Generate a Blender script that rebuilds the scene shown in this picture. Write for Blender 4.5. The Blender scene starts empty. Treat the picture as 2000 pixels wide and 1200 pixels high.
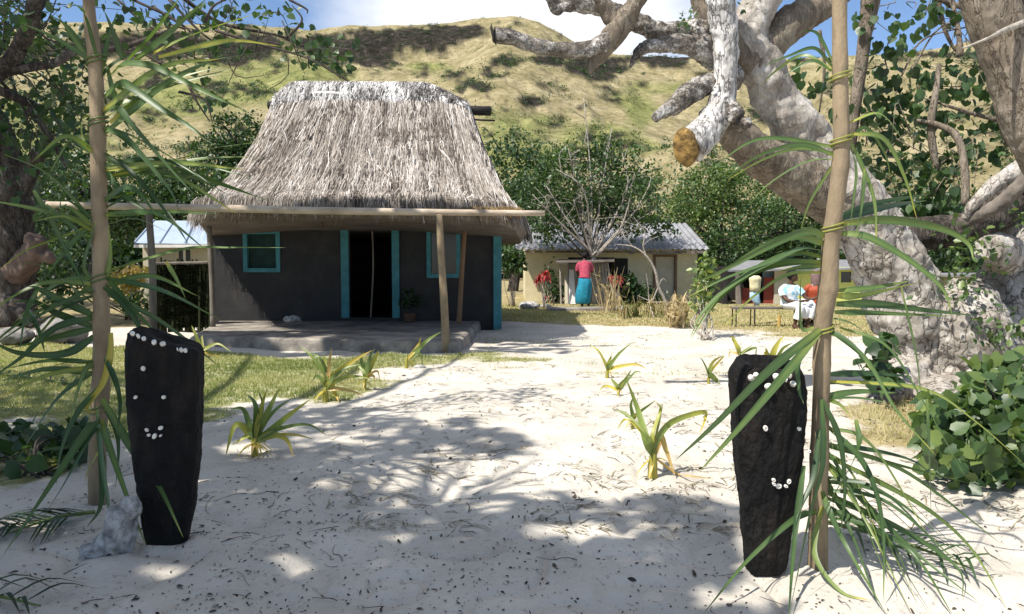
import bpy, math, random
import numpy as np
from mathutils import Vector, Matrix
R = random.Random(7); NR = np.random.default_rng(7)
scene = bpy.context.scene
COL = scene.collection

# ------------------------------------------------------------------ camera
F = 1600.0; CAMZ = 1.55; PITCH = math.atan(100.0/F)
cam = bpy.data.cameras.new("camera"); camo = bpy.data.objects.new("camera", cam); COL.objects.link(camo)
cam.sensor_width = 36; cam.lens = 36*F/2000; cam.clip_start = .05; cam.clip_end = 5000
camo.location = (0, 0, CAMZ); camo.rotation_euler = (math.pi/2-PITCH, 0, 0)
scene.camera = camo

# ------------------------------------------------------------------ sky, sun, exposure
EL = math.radians(55); AZV = Vector((-.79, -.6, 0)).normalized()
SUN = Vector((AZV.x*math.cos(EL), AZV.y*math.cos(EL), math.sin(EL)))
wd = bpy.data.worlds.new("World"); scene.world = wd; wd.use_nodes = True
wn = wd.node_tree.nodes; wl = wd.node_tree.links
bgn = wn["Background"]; bgn.inputs[1].default_value = .108
sky = wn.new("ShaderNodeTexSky"); sky.sky_type = 'NISHITA'; sky.sun_disc = False
sky.sun_elevation = EL; sky.sun_rotation = math.atan2(AZV.x, AZV.y) % (2*math.pi)
sky.air_density = .9; sky.dust_density = .15; sky.ozone_density = 3.0; sky.altitude = 1500
tc = wn.new("ShaderNodeTexCoord")
mp = wn.new("ShaderNodeMapping"); mp.inputs['Scale'].default_value = (1, 1, 1.9)
wl.new(tc.outputs['Generated'], mp.inputs[0])
nz = wn.new("ShaderNodeTexNoise"); nz.inputs['Scale'].default_value = 2.6; nz.inputs['Detail'].default_value = 9
nz.inputs['Roughness'].default_value = .55
wl.new(mp.outputs[0], nz.inputs[0])
# a bank of cloud over the middle of the hill line
dv = wn.new("ShaderNodeVectorMath"); dv.operation = 'DISTANCE'
dv.inputs[1].default_value = Vector((.02, .95, .31)).normalized()
wl.new(tc.outputs['Generated'], dv.inputs[0])
mr = wn.new("ShaderNodeMapRange"); mr.inputs[1].default_value = .10; mr.inputs[2].default_value = .36
mr.inputs[3].default_value = .42; mr.inputs[4].default_value = -.12
wl.new(dv.outputs['Value'], mr.inputs[0])
ad = wn.new("ShaderNodeMath"); ad.operation = 'ADD'
wl.new(nz.outputs[0], ad.inputs[0]); wl.new(mr.outputs[0], ad.inputs[1])
sx = wn.new("ShaderNodeSeparateXYZ"); wl.new(tc.outputs['Generated'], sx.inputs[0])   # extra cloud added high out of view to neutralise the ambient light
m2 = wn.new("ShaderNodeMapRange"); m2.inputs[1].default_value = .42; m2.inputs[2].default_value = .62; m2.inputs[3].default_value = 0; m2.inputs[4].default_value = .3
wl.new(sx.outputs[2], m2.inputs[0]); ad2 = wn.new("ShaderNodeMath"); ad2.operation = 'ADD'; wl.new(ad.outputs[0], ad2.inputs[0]); wl.new(m2.outputs[0], ad2.inputs[1]); ad = ad2
cr = wn.new("ShaderNodeValToRGB"); cr.color_ramp.elements[0].position = .53; cr.color_ramp.elements[1].position = .86
wl.new(ad.outputs[0], cr.inputs[0])
mx = wn.new("ShaderNodeMixRGB"); mx.inputs[2].default_value = (6.7, 6.8, 7.0, 1)
wl.new(cr.outputs[0], mx.inputs[0]); wl.new(sky.outputs[0], mx.inputs[1]); wl.new(mx.outputs[0], bgn.inputs[0])
sl = bpy.data.lights.new("sun", 'SUN'); sl.energy = 4.6; sl.angle = math.radians(.75); sl.color = (1, .945, .86)
so = bpy.data.objects.new("sun", sl); COL.objects.link(so); so.rotation_euler = SUN.to_track_quat('Z', 'Y').to_euler()
vs = scene.view_settings; vs.view_transform = 'Standard'; vs.look = 'None'; vs.gamma = 1; vs.exposure = .72
scene.display_settings.display_device = 'sRGB'

# ------------------------------------------------------------------ picture <-> place
CAM = np.array([0, 0, CAMZ]); cp, sp = math.cos(PITCH), math.sin(PITCH)
def ray(px, py):
    a = (px-1000)/F; b = (600-py)/F
    return np.array([a, cp+b*sp, -sp+b*cp])
def P(px, py, Y):
    r = ray(px, py); return CAM+r*(Y/r[1])
def G(px, py, z=0.0):
    r = ray(px, py); return CAM+r*((z-CAMZ)/r[2])
def proj(x, y, z):
    d = y*cp-(z-CAMZ)*sp; u = y*sp+(z-CAMZ)*cp
    d = np.maximum(d, 1e-3)
    return 1000+F*x/d, 600-F*u/d

# ------------------------------------------------------------------ noise
def _h(ix, iy, s):
    n = (ix.astype(np.int64)*374761393+iy.astype(np.int64)*668265263+s*1274126177) & 0xffffffff
    n = ((n ^ (n >> 13))*1274126177) & 0xffffffff
    return ((n ^ (n >> 16)) & 0xffff)/65535.0
def vn(x, y, s=0):
    x = np.asarray(x, float); y = np.asarray(y, float)
    ix = np.floor(x); iy = np.floor(y); fx = x-ix; fy = y-iy
    fx = fx*fx*(3-2*fx); fy = fy*fy*(3-2*fy)
    a = _h(ix, iy, s); b = _h(ix+1, iy, s); c = _h(ix, iy+1, s); d = _h(ix+1, iy+1, s)
    return (a*(1-fx)+b*fx)*(1-fy)+(c*(1-fx)+d*fx)*fy-.5
def fbm(x, y, s=0, o=4):
    t = 0; a = 1
    for k in range(o):
        t = t+a*vn(x*2**k+k*17.3, y*2**k-k*9.1, s+k); a *= .5
    return t

# ------------------------------------------------------------------ materials
def nodes(name):
    m = bpy.data.materials.new(name); m.use_nodes = True
    nt = m.node_tree; return m, nt, nt.nodes["Principled BSDF"]
def ramp(nt, stops):
    r = nt.nodes.new("ShaderNodeValToRGB"); e = r.color_ramp.elements
    while len(e) < len(stops): e.new(.5)
    for i, (p, c) in enumerate(stops):
        e[i].position = p; e[i].color = (*c, 1)
    return r
def coords(nt, scale=(1, 1, 1)):
    t = nt.nodes.new("ShaderNodeTexCoord"); m = nt.nodes.new("ShaderNodeMapping"); m.inputs['Scale'].default_value = scale
    nt.links.new(t.outputs['Object'], m.inputs[0]); return m.outputs[0]
def noise(nt, vec, sc, det=6, ro=.6):
    n = nt.nodes.new("ShaderNodeTexNoise"); n.inputs['Scale'].default_value = sc
    n.inputs['Detail'].default_value = det; n.inputs['Roughness'].default_value = ro
    nt.links.new(vec, n.inputs[0]); return n.outputs[0]
def bump(nt, bs, h, st, dist=.02, prev=None):
    b = nt.nodes.new("ShaderNodeBump"); b.inputs['Strength'].default_value = st; b.inputs['Distance'].default_value = dist
    nt.links.new(h, b.inputs['Height'])
    if prev is not None: nt.links.new(prev, b.inputs['Normal'])
    nt.links.new(b.outputs[0], bs.inputs['Normal']); return b.outputs[0]
def mat(name, c1, c2=None, sc=6, rough=.8, bmp=.3, bsc=None, stretch=(1, 1, 1), spec=.25, lo=.35, hi=.65, dist=.02, metal=0):
    m, nt, b = nodes(name); v = coords(nt, stretch)
    b.inputs['Roughness'].default_value = rough; b.inputs['Specular IOR Level'].default_value = spec
    b.inputs['Metallic'].default_value = metal
    r = ramp(nt, [(lo, c1), (hi, c2 or tuple(x*.75 for x in c1))])
    nt.links.new(noise(nt, v, sc), r.inputs[0]); nt.links.new(r.outputs[0], b.inputs[0])
    if bmp: bump(nt, b, noise(nt, v, bsc or sc*5), bmp, dist)
    return m
LEAFSTOPS = [(0, (.010, .028, .009)), (.3, (.033, .07, .024)), (.55, (.08, .136, .043)), (.75, (.2, .25, .065)), (.9, (.45, .38, .06)), (1, (.5, .34, .13))]
def leafmat(name, stops=LEAFSTOPS, rough=.42, trans=.3, spec=.5):
    m, nt, b = nodes(name)
    a = nt.nodes.new("ShaderNodeAttribute"); a.attribute_name = 'tint'
    v = coords(nt); n = noise(nt, v, 9, 3)
    mm = nt.nodes.new("ShaderNodeMath"); mm.operation = 'MULTIPLY_ADD'; mm.inputs[1].default_value = .16
    nt.links.new(n, mm.inputs[0]); nt.links.new(a.outputs['Fac'], mm.inputs[2])
    sb = nt.nodes.new("ShaderNodeMath"); sb.operation = 'SUBTRACT'; sb.inputs[1].default_value = .08
    nt.links.new(mm.outputs[0], sb.inputs[0])
    r = ramp(nt, stops); nt.links.new(sb.outputs[0], r.inputs[0])
    nt.links.new(r.outputs[0], b.inputs[0]); b.inputs['Roughness'].default_value = rough
    b.inputs['Specular IOR Level'].default_value = spec
    if trans:
        t = nt.nodes.new("ShaderNodeBsdfTranslucent"); g = nt.nodes.new("ShaderNodeMixRGB"); g.blend_type = 'MULTIPLY'
        g.inputs[0].default_value = 1; g.inputs[2].default_value = (1.3, 1.5, .5, 1)
        nt.links.new(r.outputs[0], g.inputs[1]); nt.links.new(g.outputs[0], t.inputs[0])
        x = nt.nodes.new("ShaderNodeMixShader"); x.inputs[0].default_value = trans
        nt.links.new(b.outputs[0], x.inputs[1]); nt.links.new(t.outputs[0], x.inputs[2])
        nt.links.new(x.outputs[0], nt.nodes["Material Output"].inputs[0])
    return m
M = {}
M['leaf'] = leafmat('leaf'); M['palm'] = leafmat('palm_leaf', rough=.42, trans=.25, spec=.45)
M['grass'] = leafmat('grass_blades', [(0, (.08, .11, .03)), (.45, (.23, .27, .09)), (.75, (.4, .39, .19)), (1, (.5, .43, .25))], .6, .3, .2)
def barkmat(name, cols, crack=(.03, .027, .024), vs=9, amount=.5, stretch=(1, 1, .6), width=.03, plates=0):
    m, nt, b = nodes(name); v = coords(nt, stretch)
    n1 = noise(nt, v, 4.5, 12, .75); n2 = noise(nt, v, 30, 5)
    r = ramp(nt, [(.3, cols[0]), (.48, cols[1]), (.62, cols[2])]); nt.links.new(n1, r.inputs[0])
    def absd(vec, sc, det, w):   # thin meandering lines where a noise crosses its middle
        n = noise(nt, vec, sc, det, .6); a = nt.nodes.new("ShaderNodeMath"); a.operation = 'SUBTRACT'; a.inputs[1].default_value = .5; nt.links.new(n, a.inputs[0])
        b2 = nt.nodes.new("ShaderNodeMath"); b2.operation = 'ABSOLUTE'; nt.links.new(a.outputs[0], b2.inputs[0]); r_ = ramp(nt, [(0, (0, 0, 0)), (w, (1, 1, 1))]); nt.links.new(b2.outputs[0], r_.inputs[0]); return r_.outputs[0]
    l1 = absd(v, vs*.45, 5, width); l2 = absd(v, vs*1.3, 4, width*1.5); ln = nt.nodes.new("ShaderNodeMixRGB"); ln.blend_type = 'MULTIPLY'; ln.inputs[0].default_value = 1; nt.links.new(l1, ln.inputs[1]); nt.links.new(l2, ln.inputs[2]); lines = ln.outputs[0]
    if plates:
        wv = nt.nodes.new("ShaderNodeMixRGB"); wv.inputs[0].default_value = .3; nn = nt.nodes.new("ShaderNodeTexNoise"); nn.inputs['Scale'].default_value = 5; nn.inputs['Detail'].default_value = 5; nt.links.new(v, nn.inputs[0]); nt.links.new(v, wv.inputs[1]); nt.links.new(nn.outputs[1], wv.inputs[2])
        vo = nt.nodes.new("ShaderNodeTexVoronoi"); vo.feature = 'DISTANCE_TO_EDGE'; vo.inputs['Scale'].default_value = plates; nt.links.new(wv.outputs[0], vo.inputs[0])
        lines = None; p_ = ramp(nt, [(0, (.0, .0, .0)), (.035, (.8, .8, .8)), (.09, (1, 1, 1))]); nt.links.new(vo.outputs[0], p_.inputs[0]); l3 = nt.nodes.new("ShaderNodeMixRGB"); l3.blend_type = 'MULTIPLY'; l3.inputs[0].default_value = 1; l3.inputs[1].default_value = (1, 1, 1, 1); nt.links.new(p_.outputs[0], l3.inputs[2])
        sz = nt.nodes.new("ShaderNodeSeparateXYZ"); tcz = nt.nodes.new("ShaderNodeTexCoord"); nt.links.new(tcz.outputs['Object'], sz.inputs[0]); mz = nt.nodes.new("ShaderNodeMapRange"); mz.inputs[1].default_value = 1.9; mz.inputs[2].default_value = 3.2; mz.inputs[4].default_value = .75
        nt.links.new(sz.outputs[2], mz.inputs[0]); l4 = nt.nodes.new("ShaderNodeMixRGB"); nt.links.new(mz.outputs[0], l4.inputs[0]); nt.links.new(l3.outputs[0], l4.inputs[1]); l4.inputs[2].default_value = (1, 1, 1, 1); lines = l4.outputs[0]
    n3 = noise(nt, v, 2.3, 4); th = ramp(nt, [(.4, (0, 0, 0)), (.6, (1, 1, 1))]); nt.links.new(n3, th.inputs[0])
    mxm = nt.nodes.new("ShaderNodeMixRGB"); mxm.blend_type = 'ADD'; mxm.inputs[0].default_value = 1-amount
    nt.links.new(lines, mxm.inputs[1]); nt.links.new(th.outputs[0], mxm.inputs[2])
    c = nt.nodes.new("ShaderNodeMixRGB"); c.inputs[1].default_value = (*crack, 1)
    nt.links.new(mxm.outputs[0], c.inputs[0]); nt.links.new(r.outputs[0], c.inputs[2])
    d = nt.nodes.new("ShaderNodeMixRGB"); d.blend_type = 'MULTIPLY'; d.inputs[0].default_value = .4
    r2 = ramp(nt, [(.35, (.45, .43, .4)), (.6, (1, 1, 1))]); nt.links.new(n2, r2.inputs[0])
    nt.links.new(c.outputs[0], d.inputs[1]); nt.links.new(r2.outputs[0], d.inputs[2])
    nt.links.new(d.outputs[0], b.inputs[0]); b.inputs['Roughness'].default_value = .85; b.inputs['Specular IOR Level'].default_value = .2
    p = bump(nt, b, mxm.outputs[0], .6, .03); bump(nt, b, n2, .7, .02, p)
    return m
M['deadbark'] = barkmat('weathered_bark', [(.17, .145, .12), (.34, .305, .265), (.55, .52, .48)], crack=(.08, .07, .06), vs=8, amount=.92, plates=7, width=.022)
M['whitebark'] = barkmat('bleached_wood', [(.14, .13, .12), (.58, .56, .54), (.74, .73, .71)], crack=(.1, .09, .085), vs=7, amount=.5, stretch=(1, 1, .3), width=.02)
M['mottled'] = barkmat('mottled_limb', [(.1, .09, .075), (.24, .21, .18), (.68, .66, .63)], crack=(.05, .045, .04), vs=14, amount=.6, stretch=(1, 1, 1))
M['brownbark'] = barkmat('brown_bark', [(.13, .10, .075), (.2, .165, .125), (.28, .24, .19)], crack=(.12, .095, .075), vs=8, amount=.12, stretch=(1, 1, .3), width=.02)
M['darkbark'] = barkmat('dark_bark', [(.05, .042, .035), (.085, .072, .06), (.15, .13, .115)], crack=(.025, .02, .018), vs=12, amount=.6, stretch=(1, 1, .3))
M['twig'] = mat('pale_twig', (.42, .38, .33), (.2, .18, .15), 20)
M['dtwig'] = mat('dark_twig', (.07, .055, .045), (.04, .033, .028), 20)
M['cutwood'] = mat('cut_wood', (.4, .25, .08), (.13, .08, .03), 11, .8, .8, 40, lo=.4, hi=.58)
M['black'] = mat('charred_wood', (.005, .005, .005), (.024, .019, .016), 8, .7, 1.0, 18, stretch=(1, 1, .4), spec=.18, dist=.06, lo=.45, hi=.75)
M['shell'] = mat('white_shell', (.8, .78, .72), (.55, .52, .46), 30, .5, .3)
M['coral'] = mat('coral_rock', (.52, .51, .49), (.2, .195, .19), 14, .9, 1.0, 24, dist=.05, lo=.4, hi=.62)
M['stone'] = mat('grey_stone', (.3, .28, .26), (.13, .125, .12), 6, .9, .8, 20, dist=.04)
M['teal'] = mat('teal_paint', (.065, .24, .275), (.045, .17, .195), 6, .6, .2, 40)
M['interior'] = mat('dark_interior', (.03, .027, .025), (.02, .018, .017), 4)
M['concrete'] = mat('stained_concrete', (.33, .295, .25), (.14, .125, .11), 2.6, .9, .6, 20, lo=.38, hi=.62)
M['straw_pole'] = mat('pole_wood', (.3, .23, .145), (.165, .125, .08), 7, .7, .5, 30, stretch=(1, 1, .4))
M['beam'] = mat('peeled_pole', (.5, .42, .33), (.3, .24, .18), 6, .75, .4, 30, stretch=(.4, 1, 1))
M['greywood'] = mat('grey_wood', (.18, .155, .13), (.09, .075, .064), 6, .85, .5, 30, stretch=(1, 1, .3))
M['cream'] = mat('cream_wall', (.64, .57, .37), (.54, .48, .3), 3, .85, .2, 40)
M['lime'] = mat('lime_wall', (.66, .66, .2), (.58, .58, .17), 3, .85, .2, 40)
M['palewall'] = mat('pale_wall', (.5, .46, .35), (.42, .38, .28), 3, .85, .2)
M['metal'] = mat('grey_metal_roof', (.3, .3, .31), (.2, .2, .21), 3, .55, .15, 20, metal=.2)
M['bluemetal'] = mat('pale_metal_roof', (.36, .43, .52), (.3, .37, .46), 2, .45, .1, 20, metal=.1)
M['rustmetal'] = mat('weathered_sheet', (.34, .33, .32), (.2, .185, .17), 4, .7, .3, 20)
M['glass'] = mat('dark_glass', (.012, .014, .015), (.02, .022, .022), 2, .15, 0, spec=.5)
M['netting'] = mat('dark_green_curtain', (.02, .05, .045), (.014, .035, .03), 6, .8, .2)
M['whitepaint'] = mat('white_paint', (.75, .73, .7), (.6, .58, .55), 6, .6, .2)
M['brownpaint'] = mat('brown_paint', (.2, .12, .07), (.15, .09, .05), 6, .6, .2)
M['bluegrey'] = mat('blue_grey_panel', (.2, .27, .33), (.17, .22, .28), 3, .7, .1)
M['redpanel'] = mat('red_panel', (.25, .05, .03), (.18, .04, .025), 3, .7, .1)
M['skin'] = mat('brown_skin', (.085, .045, .028), (.07, .036, .022), 8, .5, .1)
M['hair'] = mat('black_hair', (.008, .007, .007), (.015, .013, .012), 60, .8, 1, 90)
M['pinkcloth'] = mat('rose_cloth', (.42, .07, .11), (.32, .05, .085), 10, .9, .4, 25)
M['bluecloth'] = mat('turquoise_cloth', (.02, .25, .36), (.015, .16, .25), 8, .85, .5, 20)
M['whitecloth'] = mat('white_cloth', (.75, .75, .76), (.66, .67, .7), 8, .9, .5, 14)
M['patterncloth'] = mat('white_blue_cloth', (.75, .77, .78), (.28, .55, .68), 7, .9, .4, 16, lo=.5, hi=.56)
M['rustcloth'] = mat('rust_cloth', (.38, .075, .03), (.27, .05, .022), 9, .6, .5, 16)
M['mauvecloth'] = mat('mauve_brown_cloth', (.2, .13, .12), (.16, .1, .095), 9, .85, .4, 20)
M['creamcloth'] = mat('cream_cloth', (.72, .66, .42), (.6, .54, .33), 9, .9, .5, 14)
M['paleblue'] = mat('pale_blue_cloth', (.42, .6, .72), (.33, .5, .63), 9, .9, .5, 14)
M['pinkstump'] = mat('pinkish_cut_limb', (.15, .105, .085), (.085, .06, .05), 6, .85, .6, 20)
M['clay'] = mat('clay_pot', (.13, .07, .045), (.09, .05, .03), 8)
M['ochre'] = mat('yellow_wood', (.5, .33, .1), (.4, .26, .08), 8)

# ------------------------------------------------------------------ objects
ORG = {}
def tag(o, label=None, cat=None, group=None, kind=None):
    if label: o['label'] = label
    if cat: o['category'] = cat
    if group: o['group'] = group
    if kind: o['kind'] = kind
    return o
def thing(name, label, cat, loc, group=None):
    o = bpy.data.objects.new(name, None); COL.objects.link(o); o.location = Vector(loc); o.empty_display_size = .2
    ORG[o.name] = np.array(loc, float); return tag(o, label, cat, group)
def link(name, V, faces, m, parent=None, smooth=False, tint=None, origin=None):
    V = np.asarray(V, float).reshape(-1, 3)
    if parent is not None: og = ORG[parent.name]
    else: og = np.zeros(3) if origin is None else np.array(origin, float)
    me = bpy.data.meshes.new(name)
    if isinstance(faces, np.ndarray):
        k = faces.shape[1]; n = len(faces)
        me.vertices.add(len(V)); me.vertices.foreach_set('co', (V-og).astype(np.float32).ravel())
        me.loops.add(n*k); me.loops.foreach_set('vertex_index', faces.astype(np.int32).ravel())
        me.polygons.add(n); me.polygons.foreach_set('loop_start', np.arange(0, n*k, k, dtype=np.int32))
        me.update(calc_edges=True)
    else:
        me.from_pydata([tuple(v) for v in (V-og)], [], faces); me.update()
    if smooth: me.polygons.foreach_set('use_smooth', np.ones(len(me.polygons), dtype=bool))
    if tint is not None:
        a = me.attributes.new('tint', 'FLOAT', 'POINT'); a.data.foreach_set('value', np.asarray(tint, np.float32))
    me.materials.append(m)
    o = bpy.data.objects.new(name, me); COL.objects.link(o)
    if parent is not None: o.parent = parent
    else: o.location = Vector(og)
    ORG[o.name] = og
    return o
def crom(pts, n):
    p = np.asarray(pts, float)
    if len(p) == 2: return p[0]+(p[1]-p[0])*np.linspace(0, 1, n)[:, None]
    q = np.vstack([2*p[0]-p[1], p, 2*p[-1]-p[-2]]); m = len(p)-1
    t = np.linspace(0, m-1e-6, n); i = t.astype(int); f = (t-i)[:, None]
    a, b, c, d = q[i], q[i+1], q[i+2], q[i+3]
    return .5*((2*b)+(-a+c)*f+(2*a-5*b+4*c-d)*f*f+(-a+3*b-3*c+d)*f**3)
def unit(v): return v/np.maximum(np.linalg.norm(v, axis=-1, keepdims=True), 1e-9)
class MB:
    def __init__(s): s.v = []; s.f = []; s.t = []; s.n = 0
    def add(s, V, Fs, tint=.5):
        V = np.asarray(V, float); s.v.append(V); s.f += [tuple(int(i)+s.n for i in f) for f in Fs]
        s.t.append(np.full(len(V), tint) if np.isscalar(tint) else np.asarray(tint)); s.n += len(V)
    def box(s, x0, x1, y0, y1, z0, z1):
        V = [(x, y, z) for z in (z0, z1) for y in (y0, y1) for x in (x0, x1)]
        s.add(V, [(0, 2, 3, 1), (4, 5, 7, 6), (0, 1, 5, 4), (2, 6, 7, 3), (0, 4, 6, 2), (1, 3, 7, 5)])
    def slab(s, a, b, c, d, th, dirn=(0, 0, 1)):
        q = np.array([a, b, c, d], float); u = np.array(dirn, float)*th
        s.add(np.vstack([q, q+u]), [(3, 2, 1, 0), (4, 5, 6, 7), (0, 1, 5, 4), (1, 2, 6, 5), (2, 3, 7, 6), (3, 0, 4, 7)])
    def tube(s, pts, rad, n=None, seg=8, wob=0, tint=.5, seed=0, flat=1.0):
        n = n or max(4, 4*len(pts)); c = crom(pts, n)
        rr = np.interp(np.linspace(0, 1, n), np.linspace(0, 1, len(rad)), rad) if not np.isscalar(rad) else np.full(n, rad)
        T = unit(np.gradient(c, axis=0)); u = np.cross(T[0], [0.31, .2, .93]); u = u/np.linalg.norm(u); V = []
        for i in range(n):
            u = u-T[i]*np.dot(u, T[i]); u /= np.linalg.norm(u); w = np.cross(T[i], u)
            a = np.arange(seg)*2*math.pi/seg
            k = 1.0
            if wob: k = 1+wob*(fbm(a*1.3+3*np.sin(a)+seed*7.7, np.full(seg, i*.33+seed), 5, 3)+.8*vn(np.cos(a)*1.5+seed, np.sin(a)*1.5+i*.15, 9))
            V.append(c[i]+rr[i]*((np.cos(a)*k)[:, None]*u+(np.sin(a)*k*flat)[:, None]*w))
        Fs = [(i*seg+j, i*seg+(j+1) % seg, (i+1)*seg+(j+1) % seg, (i+1)*seg+j) for i in range(n-1) for j in range(seg)]
        Fs += [tuple(range(seg-1, -1, -1)), tuple((n-1)*seg+j for j in range(seg))]
        s.add(np.vstack(V), Fs, tint)
    def ball(s, c, r, nu=12, nv=8, wob=0, seed=0, tint=.5):
        r = np.ones(3)*r; V = [np.array(c)-[0, 0, r[2]]]
        for j in range(1, nv):
            ph = -math.pi/2+math.pi*j/nv
            for i in range(nu):
                a = 2*math.pi*i/nu; d = np.array([math.cos(ph)*math.cos(a), math.cos(ph)*math.sin(a), math.sin(ph)])
                k = 1+wob*(float(fbm(np.array(d[0]*1.7+d[2]+seed*3.1), np.array(d[1]*1.7-d[2]*.8+seed), 3, 4))) if wob else 1
                V.append(np.array(c)+d*r*k)
        V.append(np.array(c)+[0, 0, r[2]])
        Fs = [(0, 1+(i+1) % nu, 1+i) for i in range(nu)]
        for j in range(nv-2):
            for i in range(nu): Fs.append((1+j*nu+i, 1+j*nu+(i+1) % nu, 1+(j+1)*nu+(i+1) % nu, 1+(j+1)*nu+i))
        b = 1+(nv-2)*nu; Fs += [(b+i, b+(i+1) % nu, b+nu) for i in range(nu)]
        s.add(V, Fs, tint)
    def rings(s, rings, tint=.5, cap=True):
        k = len(rings[0]); n = len(rings); V = np.vstack(rings)
        Fs = [(i*k+j, i*k+(j+1) % k, (i+1)*k+(j+1) % k, (i+1)*k+j) for i in range(n-1) for j in range(k)]
        if cap: Fs += [tuple(range(k-1, -1, -1)), tuple((n-1)*k+j for j in range(k))]
        s.add(V, Fs, tint)
    def ribbon(s, pts, w, n=14, roll=0, fold=.25, tint=.5, tip=1.0, face=None, base=.35, twist=0, rib=0):
        """a leaf blade along a curve: narrow base, widest a third of the way, pointed tip, folded along its midrib"""
        c = crom(pts, n); T = unit(np.gradient(c, axis=0)); t = np.linspace(0, 1, n)
        up = np.array([0, 0, 1.0]) if face is None else np.array(face, float)
        sd = np.cross(T, up); bad = np.linalg.norm(sd, axis=1) < .15
        sd[bad] = np.cross(T[bad], [0, 1, .2]); sd = unit(sd); nn = np.cross(sd, T)
        rl = (roll+twist*t)[:, None]; cr, sr = np.cos(rl), np.sin(rl); sd2 = sd*cr+nn*sr; nn2 = nn*cr-sd*sr
        pr = np.minimum(base+(1-base)*np.minimum(t/.25, 1), np.clip((1-t)/(.75*tip), 0, 1)**.75)*w
        pr = np.maximum(pr, w*.015)
        L = c+sd2*pr[:, None]+nn2*(fold*pr)[:, None]; Rr = c-sd2*pr[:, None]+nn2*(fold*pr)[:, None]
        V = np.empty((n*3, 3)); V[0::3] = L; V[1::3] = c; V[2::3] = Rr
        Fs = []
        for i in range(n-1):
            a = i*3; Fs += [(a, a+1, a+4, a+3), (a+1, a+2, a+5, a+4)]
        tt = tint if np.isscalar(tint) else np.repeat(np.interp(t, np.linspace(0, 1, len(tint)), tint), 3)
        if rib: tt = np.array(np.broadcast_to(tt, n*3), float); tt[1::3] += rib
        s.add(V, Fs, tt)
    def build(s, name, m, parent=None, smooth=False, origin=None, tinted=True):
        return link(name, np.vstack(s.v), s.f, m, parent, smooth, np.concatenate(s.t) if tinted else None, origin)
def remesh(o, vox, disp=0, dsize=.3, smooth=3):
    r = o.modifiers.new('fuse', 'REMESH'); r.mode = 'VOXEL'; r.voxel_size = vox; r.use_smooth_shade = True
    if smooth:
        s = o.modifiers.new('soften', 'SMOOTH'); s.iterations = smooth; s.factor = .5
    if disp:
        t = bpy.data.textures.new(o.name+'_relief', 'CLOUDS'); t.noise_scale = dsize; t.noise_depth = 4
        d = o.modifiers.new('relief', 'DISPLACE'); d.texture = t; d.strength = disp; d.mid_level = .5; d.texture_coords = 'GLOBAL'
    return o

# leaf cards -------------------------------------------------------
DIAMOND = (np.array([(0, 0, 0), (.5, .32, .08), (1, 0, 0), (.5, -.32, .08)]), np.array([(0, 1, 2), (0, 2, 3)]))
OVAL = (np.array([(0, 0, 0), (.28, .3, .05), (.68, .25, .03), (1, 0, -.08), (.68, -.25, .03), (.28, -.3, .05)]), np.array([(0, 1, 2), (0, 2, 3), (0, 3, 4), (0, 4, 5)]))
HEART = (np.array([(0, 0, 0), (-.12, .24, .06), (.12, .48, .09), (.45, .47, .06), (.75, .26, .0), (1, 0, -.1), (.75, -.26, 0), (.45, -.47, .06), (.12, -.48, .09), (-.12, -.24, .06), (.4, 0, -.02)]),
         np.array([(0, 10, 1), (1, 10, 2), (2, 10, 3), (3, 10, 4), (4, 10, 5), (5, 10, 6), (6, 10, 7), (7, 10, 8), (8, 10, 9), (9, 10, 0)]))
def cards(pos, size, tint, tmpl=DIAMOND, droop=.3, rng=NR, facing=None):
    n = len(pos); tv, tf = tmpl; k = len(tv)
    d = rng.normal(size=(n, 3)); d[:, 2] -= droop*1.5; d = unit(d)
    up = rng.normal(size=(n, 3))*.55+(np.array([0, 0, 1.0]) if facing is None else np.array(facing))
    y = unit(np.cross(up, d)); z = np.cross(d, y)
    s = (size*rng.uniform(.6, 1.3, n))[:, None]
    V = pos[:, None, :]+s[:, None, :]*(tv[None, :, 0:1]*d[:, None, :]+tv[None, :, 1:2]*y[:, None, :]+tv[None, :, 2:3]*z[:, None, :])
    Fs = (np.arange(n)[:, None, None]*k+tf[None]).reshape(-1, tf.shape[1])
    return V.reshape(-1, 3), Fs, np.repeat(tint, k)
def crown_points(blobs, n, rng=NR, clump=.22, perclump=26, hollow=.45):
    """points in clumps through ellipsoids; returns positions and a per-point clump value"""
    vol = np.array([np.prod(b[1]) for b in blobs])**.75; vol /= vol.sum(); pos = []; tv = []
    for (c, r), f in zip(blobs, vol):
        m = max(3, int(n*f/perclump)); r = np.array(r, float)
        d = unit(rng.normal(size=(m, 3))); rad = hollow+(1-hollow)*rng.random(m)**.6
        cc = np.array(c)+d*rad[:, None]*r*(1+.25*rng.normal(size=(m, 1))*.5)
        cl = rng.random(m); cnt = rng.poisson(perclump, m)
        idx = np.repeat(np.arange(m), cnt)
        off = rng.normal(size=(len(idx), 3))*clump*r.mean()*np.array([1, 1, .7])
        pos.append(cc[idx]+off); tv.append(cl[idx])
    return np.vstack(pos), np.concatenate(tv)
def foliage(name, parent, blobs, n, size, t0, t1, m=None, tmpl=DIAMOND, clump=.22, perclump=26, hollow=.45, droop=.3, seed=1):
    rng = np.random.default_rng(seed)
    pos, cl = crown_points(blobs, n, rng, clump, perclump, hollow)
    ok = pos[:, 2] > .05; pos = pos[ok]; cl = cl[ok]
    tint = t0+(t1-t0)*(.65*cl+.35*rng.random(len(pos)))
    V, Fs, t = cards(pos, size, tint, tmpl, droop, rng)
    return link(name, V, Fs, m or M['leaf'], parent, False, t)
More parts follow.
